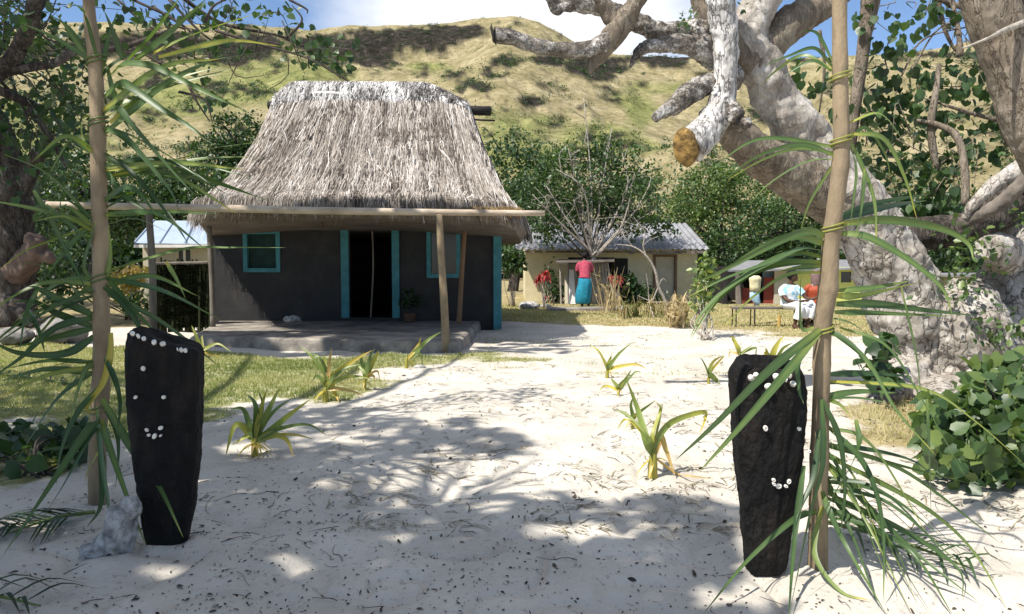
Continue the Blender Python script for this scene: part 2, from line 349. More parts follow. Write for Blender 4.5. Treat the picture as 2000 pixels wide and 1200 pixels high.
def branches(mb, base, blobs, n, r0, rng, wander=.2):
    for k in range(n):
        c, r = blobs[rng.integers(len(blobs))]
        e = np.array(c)+unit(rng.normal(size=3))*np.array(r)*rng.uniform(.4, .95)
        mid = base+(e-base)*.5+rng.normal(size=3)*np.linalg.norm(e-base)*wander*.5
        rr = r0*rng.uniform(.35, .8); mb.tube([base, mid, e], [rr, rr*.6, rr*.15], seg=5, n=7)
def tree(name, label, base, blobs, nleaf, size, t0, t1, trunk_r, cat='tree', group=None, tmpl=DIAMOND, bark='darkbark', nbr=14, seed=1, trunk_top=None, clump=.22, droop=.3, mleaf=None, hollow=.45, perclump=26):
    rng = np.random.default_rng(seed); base = np.array(base, float)
    t = thing(name, label, cat, base, group)
    top = np.array(trunk_top if trunk_top is not None else np.mean([b[0] for b in blobs], axis=0)); 
    mb = MB(); mid = (base+top)/2+rng.normal(size=3)*.08*np.linalg.norm(top-base)
    mb.tube([base-[0, 0, .1], mid, top], [trunk_r*1.2, trunk_r*.8, trunk_r*.5], seg=9, wob=.2, seed=seed)
    mb.build('trunk', M[bark], t, True)
    bm = MB(); branches(bm, top, blobs, nbr//2, trunk_r*.6, rng); branches(bm, mid, blobs, nbr-nbr//2, trunk_r*.6, rng)
    bm.build('branches', M[bark], t, True)
    foliage('crown', t, blobs, nleaf, size, t0, t1, mleaf, tmpl, clump, perclump, hollow, droop, seed)
    return t

# ================================================================== GROUND
def polyworld(pp): return np.array([G(x, y)[:2] for x, y in pp])
def sdist(x, y, poly):
    """signed distance to a polygon on the ground, positive inside"""
    x = np.asarray(x, float); y = np.asarray(y, float); ins = np.zeros(x.shape, bool); d = np.full(x.shape, 1e9); n = len(poly)
    for i in range(n):
        ax, ay = poly[i]; bx, by = poly[(i+1) % n]
        c = ((ay > y) != (by > y)) & (x < (bx-ax)*(y-ay)/((by-ay) if by != ay else 1e-9)+ax); ins ^= c
        t = np.clip(((x-ax)*(bx-ax)+(y-ay)*(by-ay))/max((bx-ax)**2+(by-ay)**2, 1e-9), 0, 1)
        d = np.minimum(d, np.hypot(x-ax-t*(bx-ax), y-ay-t*(by-ay)))
    return np.where(ins, d, -d)
LAWN_L = polyworld([(-700, 655), (330, 672), (600, 688), (880, 694), (1040, 700), (1130, 708), (1000, 716), (800, 722), (760, 745), (700, 770), (620, 785), (470, 790), (390, 830), (330, 850), (150, 850), (-100, 845), (-900, 840)])
COVER_L = polyworld([(-900, 770), (60, 800), (190, 840), (185, 905), (120, 935), (30, 955), (-300, 980), (-1200, 1000)])
LAWN_B = np.array([(-.3, 20.5), (1.2, 19.0), (2.2, 18.4), (4.0, 17.6), (5.2, 16.2), (8, 15.2), (20, 15.5), (30, 60), (-30, 60), (-30, 17.5), (-7.2, 17.5), (-7.2, 24), (-.3, 24)])
TREE_D = polyworld([(1640, 790), (1720, 760), (1800, 770), (1950, 760), (2300, 780), (2300, 900), (1900, 880), (1780, 880), (1680, 870)])
def lawn_green(x, y):
    a = sdist(x, y, LAWN_L)/.55; b = sdist(x, y, COVER_L)/.35
    return np.clip(np.maximum(a, b)+1.5*fbm(np.asarray(x)*1.1, np.asarray(y)*1.1, 31, 4)-.55*np.clip(fbm(np.asarray(x)*2.6, np.asarray(y)*2.6, 32, 3)+.1, 0, 1), 0, 1)
def lawn_dry(x, y):
    a = sdist(x, y, LAWN_B)/1.0; b = sdist(x, y, TREE_D)/.5
    return np.clip(np.maximum(a, b)+.5+1.2*fbm(np.asarray(x)*.7, np.asarray(y)*.7, 41, 4), 0, 1)
def gh(x, y):
    x = np.asarray(x, float); y = np.asarray(y, float); d = np.hypot(x, y); fade = np.clip((30-d)/18, 0, 1)
    h = .085*fbm(x*.55, y*.55, 3, 2)+.05*fbm(x*2.1, y*2.1, 5, 3)
    foot = np.clip(np.abs(vn(x*3.7+.6*vn(x*2, y*2, 8), y*3.7, 12))*2, 0, 1); h = h-.05*np.clip(.32-foot, 0, 1)*3*(np.clip(9-d, 0, 5)/5)
    h = h+.012*fbm(x*9, y*9, 15, 2)*np.clip((11-d)/5, 0, 1)
    return h*fade*.8
def gz(x, y): return float(gh(np.array([x]), np.array([y]))[0])
dd = np.concatenate([[.35, .7], np.geomspace(1.0, 30, 430), np.geomspace(31, 900, 70)])
an = np.concatenate([np.linspace(-50, 50, 430), np.linspace(54, 306, 64)])*math.pi/180
D_, A_ = np.meshgrid(dd, an, indexing='ij'); gx = D_*np.sin(A_); gy = D_*np.cos(A_); gzz = gh(gx, gy)
nr, na = D_.shape; idx = np.arange(nr*na).reshape(nr, na); nx_ = np.roll(idx, -1, 1)
Fq = np.stack([idx[:-1], idx[1:], nx_[1:], nx_[:-1]], -1).reshape(-1, 4)[:, ::-1]
gnd_V = np.stack([gx, gy, gzz], -1).reshape(-1, 3)
m, nt, b = nodes('sand_and_grass'); v = coords(nt)
def attr(nt, n):
    a = nt.nodes.new("ShaderNodeAttribute"); a.attribute_name = n; return a.outputs['Fac']
def mixc(nt, f, a, b_, mode='MIX'):
    x = nt.nodes.new("ShaderNodeMixRGB"); x.blend_type = mode
    for s_, val in ((0, f), (1, a), (2, b_)):
        if isinstance(val, (int, float)): x.inputs[s_].default_value = val
        elif isinstance(val, tuple): x.inputs[s_].default_value = (*val, 1)
        else: nt.links.new(val, x.inputs[s_])
    return x.outputs[0]
sand = ramp(nt, [(.3, (.42, .385, .33)), (.5, (.53, .49, .425)), (.7, (.62, .575, .5))]); nt.links.new(noise(nt, v, 1.3, 8), sand.inputs[0])
spk = ramp(nt, [(.58, (1, 1, 1)), (.66, (.4, .37, .33))]); nt.links.new(noise(nt, v, 26, 4, .7), spk.inputs[0])
sandc = mixc(nt, .55, sand.outputs[0], spk.outputs[0], 'MULTIPLY')
gr = ramp(nt, [(.3, (.1, .115, .045)), (.5, (.24, .24, .11)), (.66, (.42, .39, .28))]); nt.links.new(noise(nt, v, 7, 6), gr.inputs[0])
dr = ramp(nt, [(.3, (.17, .14, .065)), (.5, (.28, .23, .12)), (.7, (.4, .34, .21))]); nt.links.new(noise(nt, v, 2.2, 7), dr.inputs[0])
def edge(nt, a):
    n = noise(nt, v, 16, 6, .7); q = nt.nodes.new("ShaderNodeMath"); q.operation = 'ADD'; nt.links.new(attr(nt, a), q.inputs[0]); nt.links.new(n, q.inputs[1])
    r = ramp(nt, [(.72, (0, 0, 0)), (.98, (1, 1, 1))]); nt.links.new(q.outputs[0], r.inputs[0]); return r.outputs[0]
c1 = mixc(nt, edge(nt, 'lawn_dry'), sandc, dr.outputs[0]); c2 = mixc(nt, edge(nt, 'lawn_green'), c1, gr.outputs[0])
nt.links.new(c2, b.inputs[0]); b.inputs['Roughness'].default_value = .95; b.inputs['Specular IOR Level'].default_value = .1
pn = bump(nt, b, noise(nt, v, 9, 8, .7), .45, .05); bump(nt, b, noise(nt, v, 70, 3), .4, .01, pn)
ground = link('ground', gnd_V, Fq, m, None, True); ground['kind'] = 'structure'
for nme, fn in (('lawn_green', lawn_green), ('lawn_dry', lawn_dry)):
    a = ground.data.attributes.new(nme, 'FLOAT', 'POINT'); a.data.foreach_set('value', fn(gnd_V[:, 0], gnd_V[:, 1]).astype(np.float32))

# grass blades on the lawns
def blades(name, label, n, xr, yr, fn, h, w, t0, t1, seed, thr=.35):
    rng = np.random.default_rng(seed); x = rng.uniform(*xr, n); y = yr[0]+(yr[1]-yr[0])*rng.random(n)**1.3
    g = fn(x, y); ok = g > thr+.5*rng.random(n); x = x[ok]; y = y[ok]; n = len(x); z = gh(x, y)
    a = rng.uniform(0, 2*math.pi, n); hh = h*rng.uniform(.4, 1.3, n); ln = rng.normal(size=(n, 2))*.5*hh[:, None]; ww = w*(.6+y/14)
    V = np.zeros((n, 3, 3)); V[:, 0] = np.stack([x-np.cos(a)*ww, y-np.sin(a)*ww, z-.005], 1); V[:, 1] = np.stack([x+np.cos(a)*ww, y+np.sin(a)*ww, z-.005], 1)
    V[:, 2] = np.stack([x+ln[:, 0], y+ln[:, 1], z+hh], 1)
    patch = fbm(x*.8, y*.8, 77, 3)
    t = np.repeat(np.clip(t0+(t1-t0)*(rng.random(n)*.6+.4+patch*.7), 0, 1), 3)
    o = link(name, V.reshape(-1, 3), np.arange(3*n).reshape(n, 3), M['grass'], None, False, t); return tag(o, label, 'grass', None, 'stuff')
blades('lawn_grass', 'short green grass growing over the sand at the left', 150000, (-9, .9), (6, 14.5), lawn_green, .042, .005, .05, .88, 3)
blades('dry_lawn_grass', 'dry yellowish grass behind the sandy path', 60000, (-1, 14), (14.5, 26), lawn_dry, .04, .009, .5, 1.2, 4)
blades('tree_foot_grass', 'dry grass around the foot of the dead tree', 14000, (3, 9), (6.5, 10.5), lawn_dry, .06, .006, .4, 1.1, 5)

# leaf litter and twigs on the sand
def litter(n, seed):
    rng = np.random.default_rng(seed); V = []; Fs = []; T = []; k0 = 0
    px = rng.uniform(-100, 2100, n*4); py = 690+520*rng.random(n*4)**.75
    w = np.clip(vn(px/90, py/45, 5)+.5+.3*vn(px/25, py/14, 6), 0, 1)*np.clip(1.15-np.abs(px-780)/1100, .25, 1); ok = rng.random(n*4) < w*.5
    for x, y in zip(px[ok], py[ok]):
        g = G(x, y); s = rng.uniform(.0022, .0055)*(1+g[1]*.07)*(2.2 if rng.random() < .05 else 1); a = rng.uniform(0, 6.28); el = rng.uniform(1, 2.8)
        ca, sa = math.cos(a), math.sin(a); kk = 6
        for i in range(kk):
            q = 2*math.pi*i/kk; r = s*rng.uniform(.55, 1.1); u, v_ = r*el*math.cos(q), r*math.sin(q)
            X = g[0]+u*ca-v_*sa; Y = g[1]+u*sa+v_*ca
            V.append((X, Y, gz0(X, Y)+.004+.35*s*rng.random()))
        V.append((g[0], g[1], gz0(g[0], g[1])+.006+s*.5)); 
        Fs += [(k0+i, k0+(i+1) % kk, k0+kk) for i in range(kk)]; k0 += kk+1; T += [rng.random()]*(kk+1)
    return np.array(V), np.array(Fs), T
_gx = np.linspace(-8, 8, 801); _gy = np.linspace(2.5, 16, 676); _GX, _GY = np.meshgrid(_gx, _gy, indexing='ij'); _GZ = gh(_GX, _GY)
def gz0(x, y):
    i = int(min(max((x+8)/.02, 0), 800)); j = int(min(max((y-2.5)/.02, 0), 675)); return _GZ[i, j]
M['litter'] = leafmat('dry_litter', [(0, (.03, .027, .024)), (.6, (.055, .047, .038)), (1, (.13, .1, .07))], .85, 0, .1)
V, Fs, T = litter(3000, 11)
tag(link('leaf_litter', V, Fs, M['litter'], None, False, T), 'dark bits of dead leaf and seed scattered over the pale sand', 'leaf litter', None, 'stuff')
mb = MB(); rng = np.random.default_rng(5)
for i in range(130):
    x, y = rng.uniform(0, 2000), 700+480*rng.random()
    if rng.random() < .4: x = rng.uniform(150, 700); y = rng.uniform(880, 1080)
    g = G(x, y); a = rng.uniform(0, 6.28); L = rng.uniform(.04, .22); pts = []
    for k in range(4):
        X = g[0]+math.cos(a)*L*(k/3-.5)+rng.normal()*.012; Y = g[1]+math.sin(a)*L*(k/3-.5)+rng.normal()*.012; pts.append((X, Y, gz0(X, Y)+.006+rng.random()*.006))
    mb.tube(pts, [rng.uniform(.0015, .003), .001], seg=4, n=6, tint=rng.random())
tag(mb.build('fallen_twigs', M['dtwig']), 'thin dark twigs lying about on the sand', 'twigs', None, 'stuff')

rng = np.random.default_rng(15); mb = MB(); xs2 = rng.uniform(620, 2000, 5200); ys2 = 640+400*rng.random(5200)**1.2
kp = (vn(xs2/70, ys2/16, 21)+.35*vn(xs2/20, ys2/7, 22)) > .02
for x, y in zip(xs2[kp], ys2[kp]):
    g = G(x, y); a = rng.normal()*.9; L_ = rng.uniform(.03, .12)*(1+g[1]*.05); zz = (gz0(g[0], g[1]) if g[1] < 15.9 and abs(g[0]) < 8 else 0)+.006; e = g+[math.cos(a)*L_, math.sin(a)*L_, 0]; w_ = .0016+.0005*g[1]; q = np.array([-math.sin(a), math.cos(a), 0])*w_
    g[2] = zz; e[2] = (gz0(e[0], e[1]) if e[1] < 15.9 and abs(e[0]) < 8 else 0)+.006; m_ = (g+e)/2+[0, 0, .008]+q*rng.normal()*3
    mb.add([g-q, g+q, m_+q, m_-q, e+q*.4, e-q*.4], [(0, 1, 2, 3), (3, 2, 4, 5)], rng.random())
M['strawbits'] = leafmat('dry_straw_bits', [(0, (.07, .06, .045)), (.5, (.2, .17, .11)), (1, (.36, .31, .2))], .9, 0, .1)
tag(mb.build('dry_straw', M['strawbits']), 'short dry straw and grass bits lying over the sunny sand', 'straw', None, 'stuff')
blades('sparse_grass', 'sparse thin grass tufts coming through the sand below the dry lawn', 26000, (-1.2, 7), (10.5, 16.5), lambda x, y: np.clip(.15+1.5*fbm(np.asarray(x)*.8, np.asarray(y)*1.6, 66, 3), 0, .62), .028, .004, .3, 1.0, 9)

# ================================================================== HILLS
LAY = [ # distance, foot, crest line in picture, front shape
 (430, 150, [(-900, 80), (0, 78), (90, 44), (250, 47), (400, 47), (500, 46), (580, 50), (625, 58), (700, 50), (850, 45), (930, 42), (1000, 35), (1050, 44), (1090, 62), (1130, 85), (1200, 104), (1300, 112), (1450, 118), (1650, 110), (1800, 95), (1920, 72), (2000, 66), (2900, 70)], 1.25),
 (300, 110, [(-900, 300), (300, 270), (560, 200), (690, 168), (780, 150), (860, 140), (900, 116), (950, 88), (990, 84), (1060, 95), (1130, 110), (1180, 126), (1280, 150), (1340, 166), (1450, 200), (1700, 230), (2900, 250)], 1.1),
 (260, 110, [(-900, 170), (0, 150), (120, 158), (200, 185), (330, 200), (400, 186), (450, 165), (520, 132), (580, 108), (620, 104), (655, 118), (690, 152), (730, 186), (800, 230), (1000, 300), (2900, 330)], 1.1),
 (190, 90, [(-900, 300), (0, 300), (200, 268), (290, 245), (420, 204), (530, 182), (600, 190), (700, 215), (800, 260), (1000, 330), (2900, 420)], 1.15),
 (165, 70, [(-900, 420), (1000, 420), (1180, 345), (1240, 318), (1300, 292), (1360, 272), (1450, 240), (1550, 200), (1700, 150), (1800, 125), (1900, 118), (2000, 130), (2900, 160)], 1.15)]
dd = np.concatenate([np.geomspace(55, 470, 250), [520, 600, 760]]); an = np.linspace(-46, 46, 560)*math.pi/180
D_, A_ = np.meshgrid(dd, an, indexing='ij'); hx = D_*np.sin(A_); hy = D_*np.cos(A_)
Z = np.full(D_.shape, -2.0); tt_best = np.zeros(D_.shape)
pxa = 1000+F*np.tan(A_)
for li, (d1, d0, crest, pw) in enumerate(LAY):
    cy = np.interp(pxa, *zip(*crest)); b_ = (600-cy)/F; elev = (-sp+b_*cp)/(cp+b_*sp)*np.cos(A_)
    dl = d1*(1+.05*vn(pxa/240, np.full(pxa.shape, li*3.3), 60+li)); zc = CAMZ+dl*elev
    t = (D_-d0)/(dl-d0); gull = fbm(A_*11+li*9+D_*.012, D_*.016, 70+li, 4)
    fr = np.clip(t, 0, 1)**pw
    if li == 0:   # cliff band under the plateau
        fr = np.where(t < .86, .80*np.clip(t/.86, 0, 1)**1.15, .80+.2*np.clip((t-.86)/.14, 0, 1)**.6)
    z = np.where(t <= 1, zc*fr, zc*np.clip(1-(t-1)*.9, 0, 1))
    z = z+gull*np.clip(t, 0, 1)*np.clip(1.05-t, 0, 1)*d1*.085
    z = z+(fbm(hx*.045, hy*.045, 90, 4)*3.6+fbm(hx*.16, hy*.16, 95, 3)*1.3)*np.clip(t*1.5, 0, 1)*np.where(t > .93, .45, 1)
    Z = np.where(z > Z, z, Z)
Z = np.where(D_ < 58, -2, Z)
vx, vy = proj(hx, hy, Z)
# cover: rock, green, dark scrub
def patch(lst, soft=1.0):
    m_ = np.zeros(vx.shape)
    for x, y, rx, ry in lst: m_ = np.maximum(m_, 1.4-np.hypot((vx-x)/rx, (vy-y)/ry))
    return m_
nzs = fbm(vx/60, vy/24, 3, 5); nzf = fbm(vx/18, vy/9, 6, 4)
rock = patch([(470, 95, 110, 38), (640, 85, 120, 26), (780, 78, 130, 22), (720, 110, 80, 24), (900, 60, 70, 9), (300, 90, 130, 30), (850, 70, 80, 12), (160, 95, 80, 18), (985, 118, 46, 15), (1070, 115, 40, 12), (1160, 130, 70, 20), (1300, 118, 70, 16), (1035, 198, 30, 11), (945, 172, 16, 8), (1170, 150, 35, 10), (1890, 108, 80, 6)])
rock = np.clip((rock-.2)*3.0+nzs*2.6+nzf*1.8, 0, 1)
green = patch([(560, 160, 150, 50), (350, 190, 170, 45), (470, 120, 130, 70), (1010, 245, 70, 30), (1250, 225, 50, 55), (1180, 270, 130, 40), (1000, 300, 120, 50), (60, 260, 160, 80), (1330, 175, 60, 20), (830, 130, 60, 8)])
green = np.clip((green-.25)*1.4+nzs*1.3, 0, .85)
Fq = np.arange(D_.size).reshape(D_.shape); Fq = np.stack([Fq[:-1, :-1], Fq[1:, :-1], Fq[1:, 1:], Fq[:-1, 1:]], -1).reshape(-1, 4)[:, ::-1]
m, nt, b = nodes('hill_grass'); v = coords(nt)
tan_ = ramp(nt, [(.32, (.15, .13, .065)), (.45, (.265, .228, .125)), (.56, (.36, .305, .185)), (.7, (.46, .395, .26))]); nt.links.new(noise(nt, v, .12, 12, .75), tan_.inputs[0])
tuf = ramp(nt, [(.38, (.42, .45, .36)), (.5, (.9, .9, .87)), (.62, (1.1, 1.08, 1.03))]); nt.links.new(noise(nt, v, .55, 8, .8), tuf.inputs[0])
tanc = mixc(nt, .8, tan_.outputs[0], tuf.outputs[0], 'MULTIPLY')
gre = ramp(nt, [(.3, (.09, .115, .035)), (.5, (.195, .215, .075)), (.66, (.31, .3, .125))]); nt.links.new(noise(nt, v, .25, 9, .7), gre.inputs[0])
grec = mixc(nt, .75, gre.outputs[0], tuf.outputs[0], 'MULTIPLY')
rk = ramp(nt, [(.38, (.012, .014, .009)), (.54, (.034, .029, .024)), (.7, (.105, .088, .072))]); nt.links.new(noise(nt, v, .35, 9, .75), rk.inputs[0])
nt.links.new(mixc(nt, attr(nt, 'rock'), mixc(nt, attr(nt, 'green'), tanc, grec), rk.outputs[0]), b.inputs[0])
b.inputs['Roughness'].default_value = .95; b.inputs['Specular IOR Level'].default_value = .05
bump(nt, b, noise(nt, v, .35, 10, .8), .6, 1.8)
hills = link('hills', np.stack([hx, hy, Z], -1).reshape(-1, 3), Fq, m, None, True); hills['kind'] = 'structure'
for nme, a_ in (('rock', rock), ('green', green)):
    a = hills.data.attributes.new(nme, 'FLOAT', 'POINT'); a.data.foreach_set('value', a_.ravel().astype(np.float32))
# scrub on the slopes
rng = np.random.default_rng(21); sel = rng.integers(0, D_.size, 90000); fx = vx.ravel()[sel]; fy = vy.ravel()[sel]; Zr = Z.ravel()[sel]; Dr = D_.ravel()[sel]
dens = np.clip(.07+1.1*np.clip((fy-250)/70, 0, 1)*np.clip(nzs.ravel()[sel]+.55, 0, 1)+1.6*rock.ravel()[sel]+.25*green.ravel()[sel]*np.clip(nzs.ravel()[sel]*3, 0, 1), 0, 1)
ok = (rng.random(len(sel)) < dens*.16*np.clip(Dr/220, .5, 1.5)) & (Zr > 1) & (fy > 30); sel = sel[ok]
px_ = np.repeat(np.stack([hx.ravel()[sel], hy.ravel()[sel], Z.ravel()[sel]], 1), 40, 0); sz = np.repeat(rng.uniform(.5, 1.7, len(sel)), 40)
px_ = px_+rng.normal(size=px_.shape)*sz[:, None]*np.array([.9, .9, .45])+np.array([0, 0, .35])
V, Fs, t = cards(px_, .45, np.clip(.16+.25*np.repeat(rng.random(len(sel)), 40)+.1*rng.random(len(px_)), 0, 1), OVAL, 0, rng)
tag(link('hill_scrub', V, Fs, M['leaf'], None, False, t), 'dark scrub dotted over the grassy hillside', 'scrub', None, 'stuff')

# ================================================================== THATCHED HUT
HX0, HX1, HY0, HY1 = -6.32, -.37, 17.3, 22.4
hut = thing('thatched_hut', 'dark walled hut with shaggy grey thatch roof and turquoise window frames', 'hut', (-3.3, 17.3, 0))
def hx_(px): return (px-1000)/F*17.3*1.003
def hz_(py): return CAMZ+(500-py)/F*17.3
WT = 2.32
mb = MB(); holes = [(hx_(486), hx_(542), hz_(524), hz_(458)), (hx_(684), hx_(767), .24, hz_(446)), (hx_(842), hx_(892), hz_(535), hz_(455))]
xs = [HX0]
for (a, b_, z0, z1) in holes: xs += [a, b_]
xs.append(HX1)
for i in range(0, len(xs)-1, 2): mb.box(xs[i], xs[i+1], HY0, HY0+.14, 0, WT)
for (a, b_, z0, z1) in holes:
    if z0 > 0: mb.box(a, b_, HY0, HY0+.14, 0, z0)
    mb.box(a, b_, HY0, HY0+.14, z1, WT)
mb.box(HX0, HX0+.14, HY0+.14, HY1-.14, 0, WT); mb.box(HX1-.14, HX1, HY0+.14, HY1-.14, 0, WT); mb.box(HX0, HX1, HY1-.14, HY1, 0, WT)
m, nt, b = nodes('dark_hut_wall'); v = coords(nt)
r = ramp(nt, [(.3, (.016, .0155, .0165)), (.5, (.025, .024, .025)), (.72, (.043, .04, .038))]); nt.links.new(noise(nt, v, 2.2, 9, .65), r.inputs[0])
nt.links.new(r.outputs[0], b.inputs[0]); b.inputs['Roughness'].default_value = .85; bump(nt, b, noise(nt, v, 14, 6), .3, .01)
mb.build('wall', m, hut)
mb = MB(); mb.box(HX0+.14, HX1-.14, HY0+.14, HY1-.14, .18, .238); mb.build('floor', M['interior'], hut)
for a, b_, z0, z1, pm in [(*holes[0], 'netting'), (*holes[2], 'glass')]:
    w = .085; f = MB()
    f.box(a-w, a+.002, HY0-.035, HY0+.1, z0-w, z1+w); f.box(b_-.002, b_+w, HY0-.035, HY0+.1, z0-w, z1+w)
    f.box(a+.002, b_-.002, HY0-.034, HY0+.1, z1, z1+w); f.box(a+.002, b_-.002, HY0-.034, HY0+.1, z0-w, z0)
    fo = f.build('window_frame', M['teal'], hut)
    g = MB(); g.box(a, b_, HY0+.07, HY0+.085, z0, z1); g.build('pane', M[pm], fo)
for (xa, xb, zb) in [(668, 683, 612), (767, 781, 618)]:
    d = MB(); d.box(hx_(xa), hx_(xb), HY0-.05, HY0+.12, .24, hz_(444)); d.build('door_post', M['teal'], hut)
d = MB(); d.box(HX1-.02, HX1+.15, HY0-.06, HY0+.10, 0, hz_(452)); d.build('corner_post', M['teal'], hut)
d = MB(); d.tube([P(727, 452, 17.1), P(729, 520, 17.1), P(724, 620, 17.05)], .018, seg=6, n=10, wob=.2); d.build('door_cord', M['greywood'], hut)
# verandah floor
pl = MB(); zt = .18
fr = [(-5.5, 14.0), (-4.6, 13.75), (-.93, 12.95), (-.86, 13.1), (-.70, 17.24), (-6.2, 17.24)]
rg = []
for z, k in ((-.05, .05), (.10, .03), (.155, .012), (zt, -.03)): rg.append(np.array([(x+(k if x > -1 else -k if x < -5 else 0), y-(k if y < 15 else 0), z) for x, y in fr]))
pl.rings(rg); pl.build('platform', M['concrete'], hut)
# beam, posts
bm = MB(); bm.tube([P(92, 400, 13.2), P(400, 407, 13.15), P(700, 413, 13.1), P(1064, 417, 13.05)], [.055, .06, .058, .045], n=24, seg=10, wob=.1); bm.build('beam', M['beam'], hut, True)
p = MB(); p.tube([P(858, 418, 13.0), P(862, 500, 13), P(868, 600, 13), P(872, 690, 13.0)], [.05, .056, .062, .07], n=16, seg=9, wob=.15, seed=3); p.build('verandah_post', M['straw_pole'], hut, True)
p = MB(); p.tube([P(908, 440, 16.6), P(902, 530, 16.6), P(896, 641, 16.6)], [.05, .05, .06], n=14, seg=9, wob=.12, seed=5); p.build('verandah_post', M['brownpaint'], hut, True)
p = MB(); p.tube([P(290, 402, 13.2), P(297, 520, 13.2), P(300, 695, 13.2)], [.055, .06, .065], n=14, seg=9, wob=.12, seed=6); p.build('verandah_post', M['greywood'], hut, True)
p = MB(); p.tube([P(408, 440, 15.8), P(413, 530, 15.8), P(416, 640, 15.8)], [.05, .05, .05], n=14, seg=8, wob=.12, seed=8); p.build('verandah_post', M['greywood'], hut, True)
# roof surface: eave loop -> ridge loop
EAVE = np.array([(-5.2, 14.25, 2.47), (-3.6, 14.05, 2.45), (-2, 14.0, 2.43), (-.9, 14.1, 2.42), (-.15, 14.6, 2.36), (.2, 15.6, 2.26), (.32, 17.5, 2.12), (.36, 20, 2.08), (.34, 22.2, 2.08), (0, 23.0, 2.08), (-1.5, 23.2, 2.1), (-4, 23.2, 2.1), (-6, 23.2, 2.1), (-6.7, 22.8, 2.1), (-6.8, 21, 2.1), (-6.7, 19, 2.12), (-6.45, 17, 2.2), (-5.9, 15.2, 2.38)])
RIDGE = np.array([(-5.0, 19.45, 5.2), (-4.0, 19.42, 5.2), (-2.6, 19.42, 5.18), (-1.6, 19.42, 5.14), (-1.15, 19.45, 5.1), (-.98, 19.55, 5.06), (-.93, 19.7, 5.05), (-.92, 19.8, 5.05), (-.93, 19.9, 5.05), (-1.05, 20.05, 5.06), (-1.6, 20.1, 5.1), (-3.4, 20.1, 5.18), (-5.2, 20.1, 5.2), (-5.65, 20, 5.2), (-5.75, 19.9, 5.2), (-5.76, 19.75, 5.2), (-5.7, 19.6, 5.2), (-5.45, 19.5, 5.2)])
def loop(A, n):
    q = np.vstack([A, A[:1]]); return np.stack([np.interp(np.linspace(0, len(A), n, endpoint=False), np.arange(len(A)+1), q[:, k]) for k in range(3)], 1)
RIDGE[:, 0] = -3.35+(RIDGE[:, 0]+3.35)*.95; NS = 144; EL_, RL_ = loop(EAVE, NS), loop(RIDGE, NS)
def roofp(s, t):
    """s index 0..NS, t 0 eave .. 1 ridge"""
    s = np.asarray(s) % NS; i = s.astype(int) % NS; j = (i+1) % NS; f = (s-np.floor(s))[:, None]; t = np.asarray(t)[:, None]
    e = EL_[i]*(1-f)+EL_[j]*f; r_ = RL_[i]*(1-f)+RL_[j]*f
    o = e+(r_-e)*t; o[:, 2] = e[:, 2]+(r_[:, 2]-e[:, 2])*(t[:, 0]**1.42)
    bump_ = .07*fbm(s*.25, t[:, 0]*4, 13, 3); o[:, 2] += bump_*np.clip(t[:, 0]*6, 0, 1)*np.clip((1-t[:, 0])*6, 0, 1)
    return o
tsn = np.linspace(0, 1, 26); rings = [roofp(np.arange(NS), np.full(NS, t)) for t in tsn]
under = [EL_+(np.array([-3.3, 19, 2.24])-EL_)*k+np.array([0, 0, -.10*(k > .01)-.12]) for k in (.6, .25, .04)]
mb = MB(); mb.rings(under+rings, tint=.35)
m, nt, b = nodes('thatch'); a = nt.nodes.new("ShaderNodeAttribute"); a.attribute_name = 'tint'; v = coords(nt)
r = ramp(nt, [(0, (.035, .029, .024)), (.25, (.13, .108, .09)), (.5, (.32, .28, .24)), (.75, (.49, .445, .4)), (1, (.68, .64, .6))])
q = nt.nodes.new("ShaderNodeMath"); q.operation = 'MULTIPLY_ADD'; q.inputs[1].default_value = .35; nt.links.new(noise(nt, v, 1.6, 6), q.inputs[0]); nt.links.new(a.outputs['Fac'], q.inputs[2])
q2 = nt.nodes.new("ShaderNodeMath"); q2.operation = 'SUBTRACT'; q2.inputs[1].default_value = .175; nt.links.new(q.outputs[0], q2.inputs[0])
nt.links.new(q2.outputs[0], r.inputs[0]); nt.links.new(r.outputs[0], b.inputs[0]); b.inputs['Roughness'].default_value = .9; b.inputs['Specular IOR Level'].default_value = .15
M['thatch'] = m
VT = [np.vstack(mb.v)]; FT = [f for f in mb.f]; TT = [np.full(len(VT[0]), .3)]; k0 = len(VT[0])
def strands(s, t, ln, w, tint, lift, drop=0, rng=NR, jit=.6, seg=4):
    """thin bundles of straw lying down the slope"""
    n = len(s); dt = ln[:, None]*np.linspace(0, 1, seg)[None]
    ds = rng.normal(size=n)*jit; ps = []
    for k in range(seg):
        tk = t-dt[:, k]; over = np.maximum(-tk, 0); p = roofp(s+ds*k/(seg-1), np.maximum(tk, 0))
        p[:, 2] += lift*(1-.35*k/(seg-1))+.02*rng.random(n); p[:, 2] -= over*3.0
        out = unit(p[:, :2]-np.array([-3.3, 18.8])); p[:, :2] += out*(over*1.1)[:, None]+out*.02; ps.append(p)
    C = np.stack(ps, 1); T_ = unit(C[:, -1]-C[:, 0]); up = np.array([0, 0, 1.0]); sd = unit(np.cross(T_, up)+rng.normal(size=(n, 3))*.25)
    tw = (np.linspace(1, .35, seg)[None]*w[:, None])[..., None]
    A = C-sd[:, None]*tw; B = C+sd[:, None]*tw; V = np.stack([A, B], 2).reshape(n, seg*2, 3)
    return V.reshape(-1, 3), n, seg, np.repeat(np.clip(tint, 0, 1), seg*2)
def addstr(V, n, seg, t):
    global k0
    tf = np.array([(2*k, 2*k+1, 2*k+3, 2*k+2) for k in range(seg-1)]); f = (np.arange(n)[:, None, None]*seg*2+tf[None]+k0).reshape(-1, 4)
    VT.append(V); FT.extend(map(tuple, f.tolist())); TT.append(t); k0 += len(V)
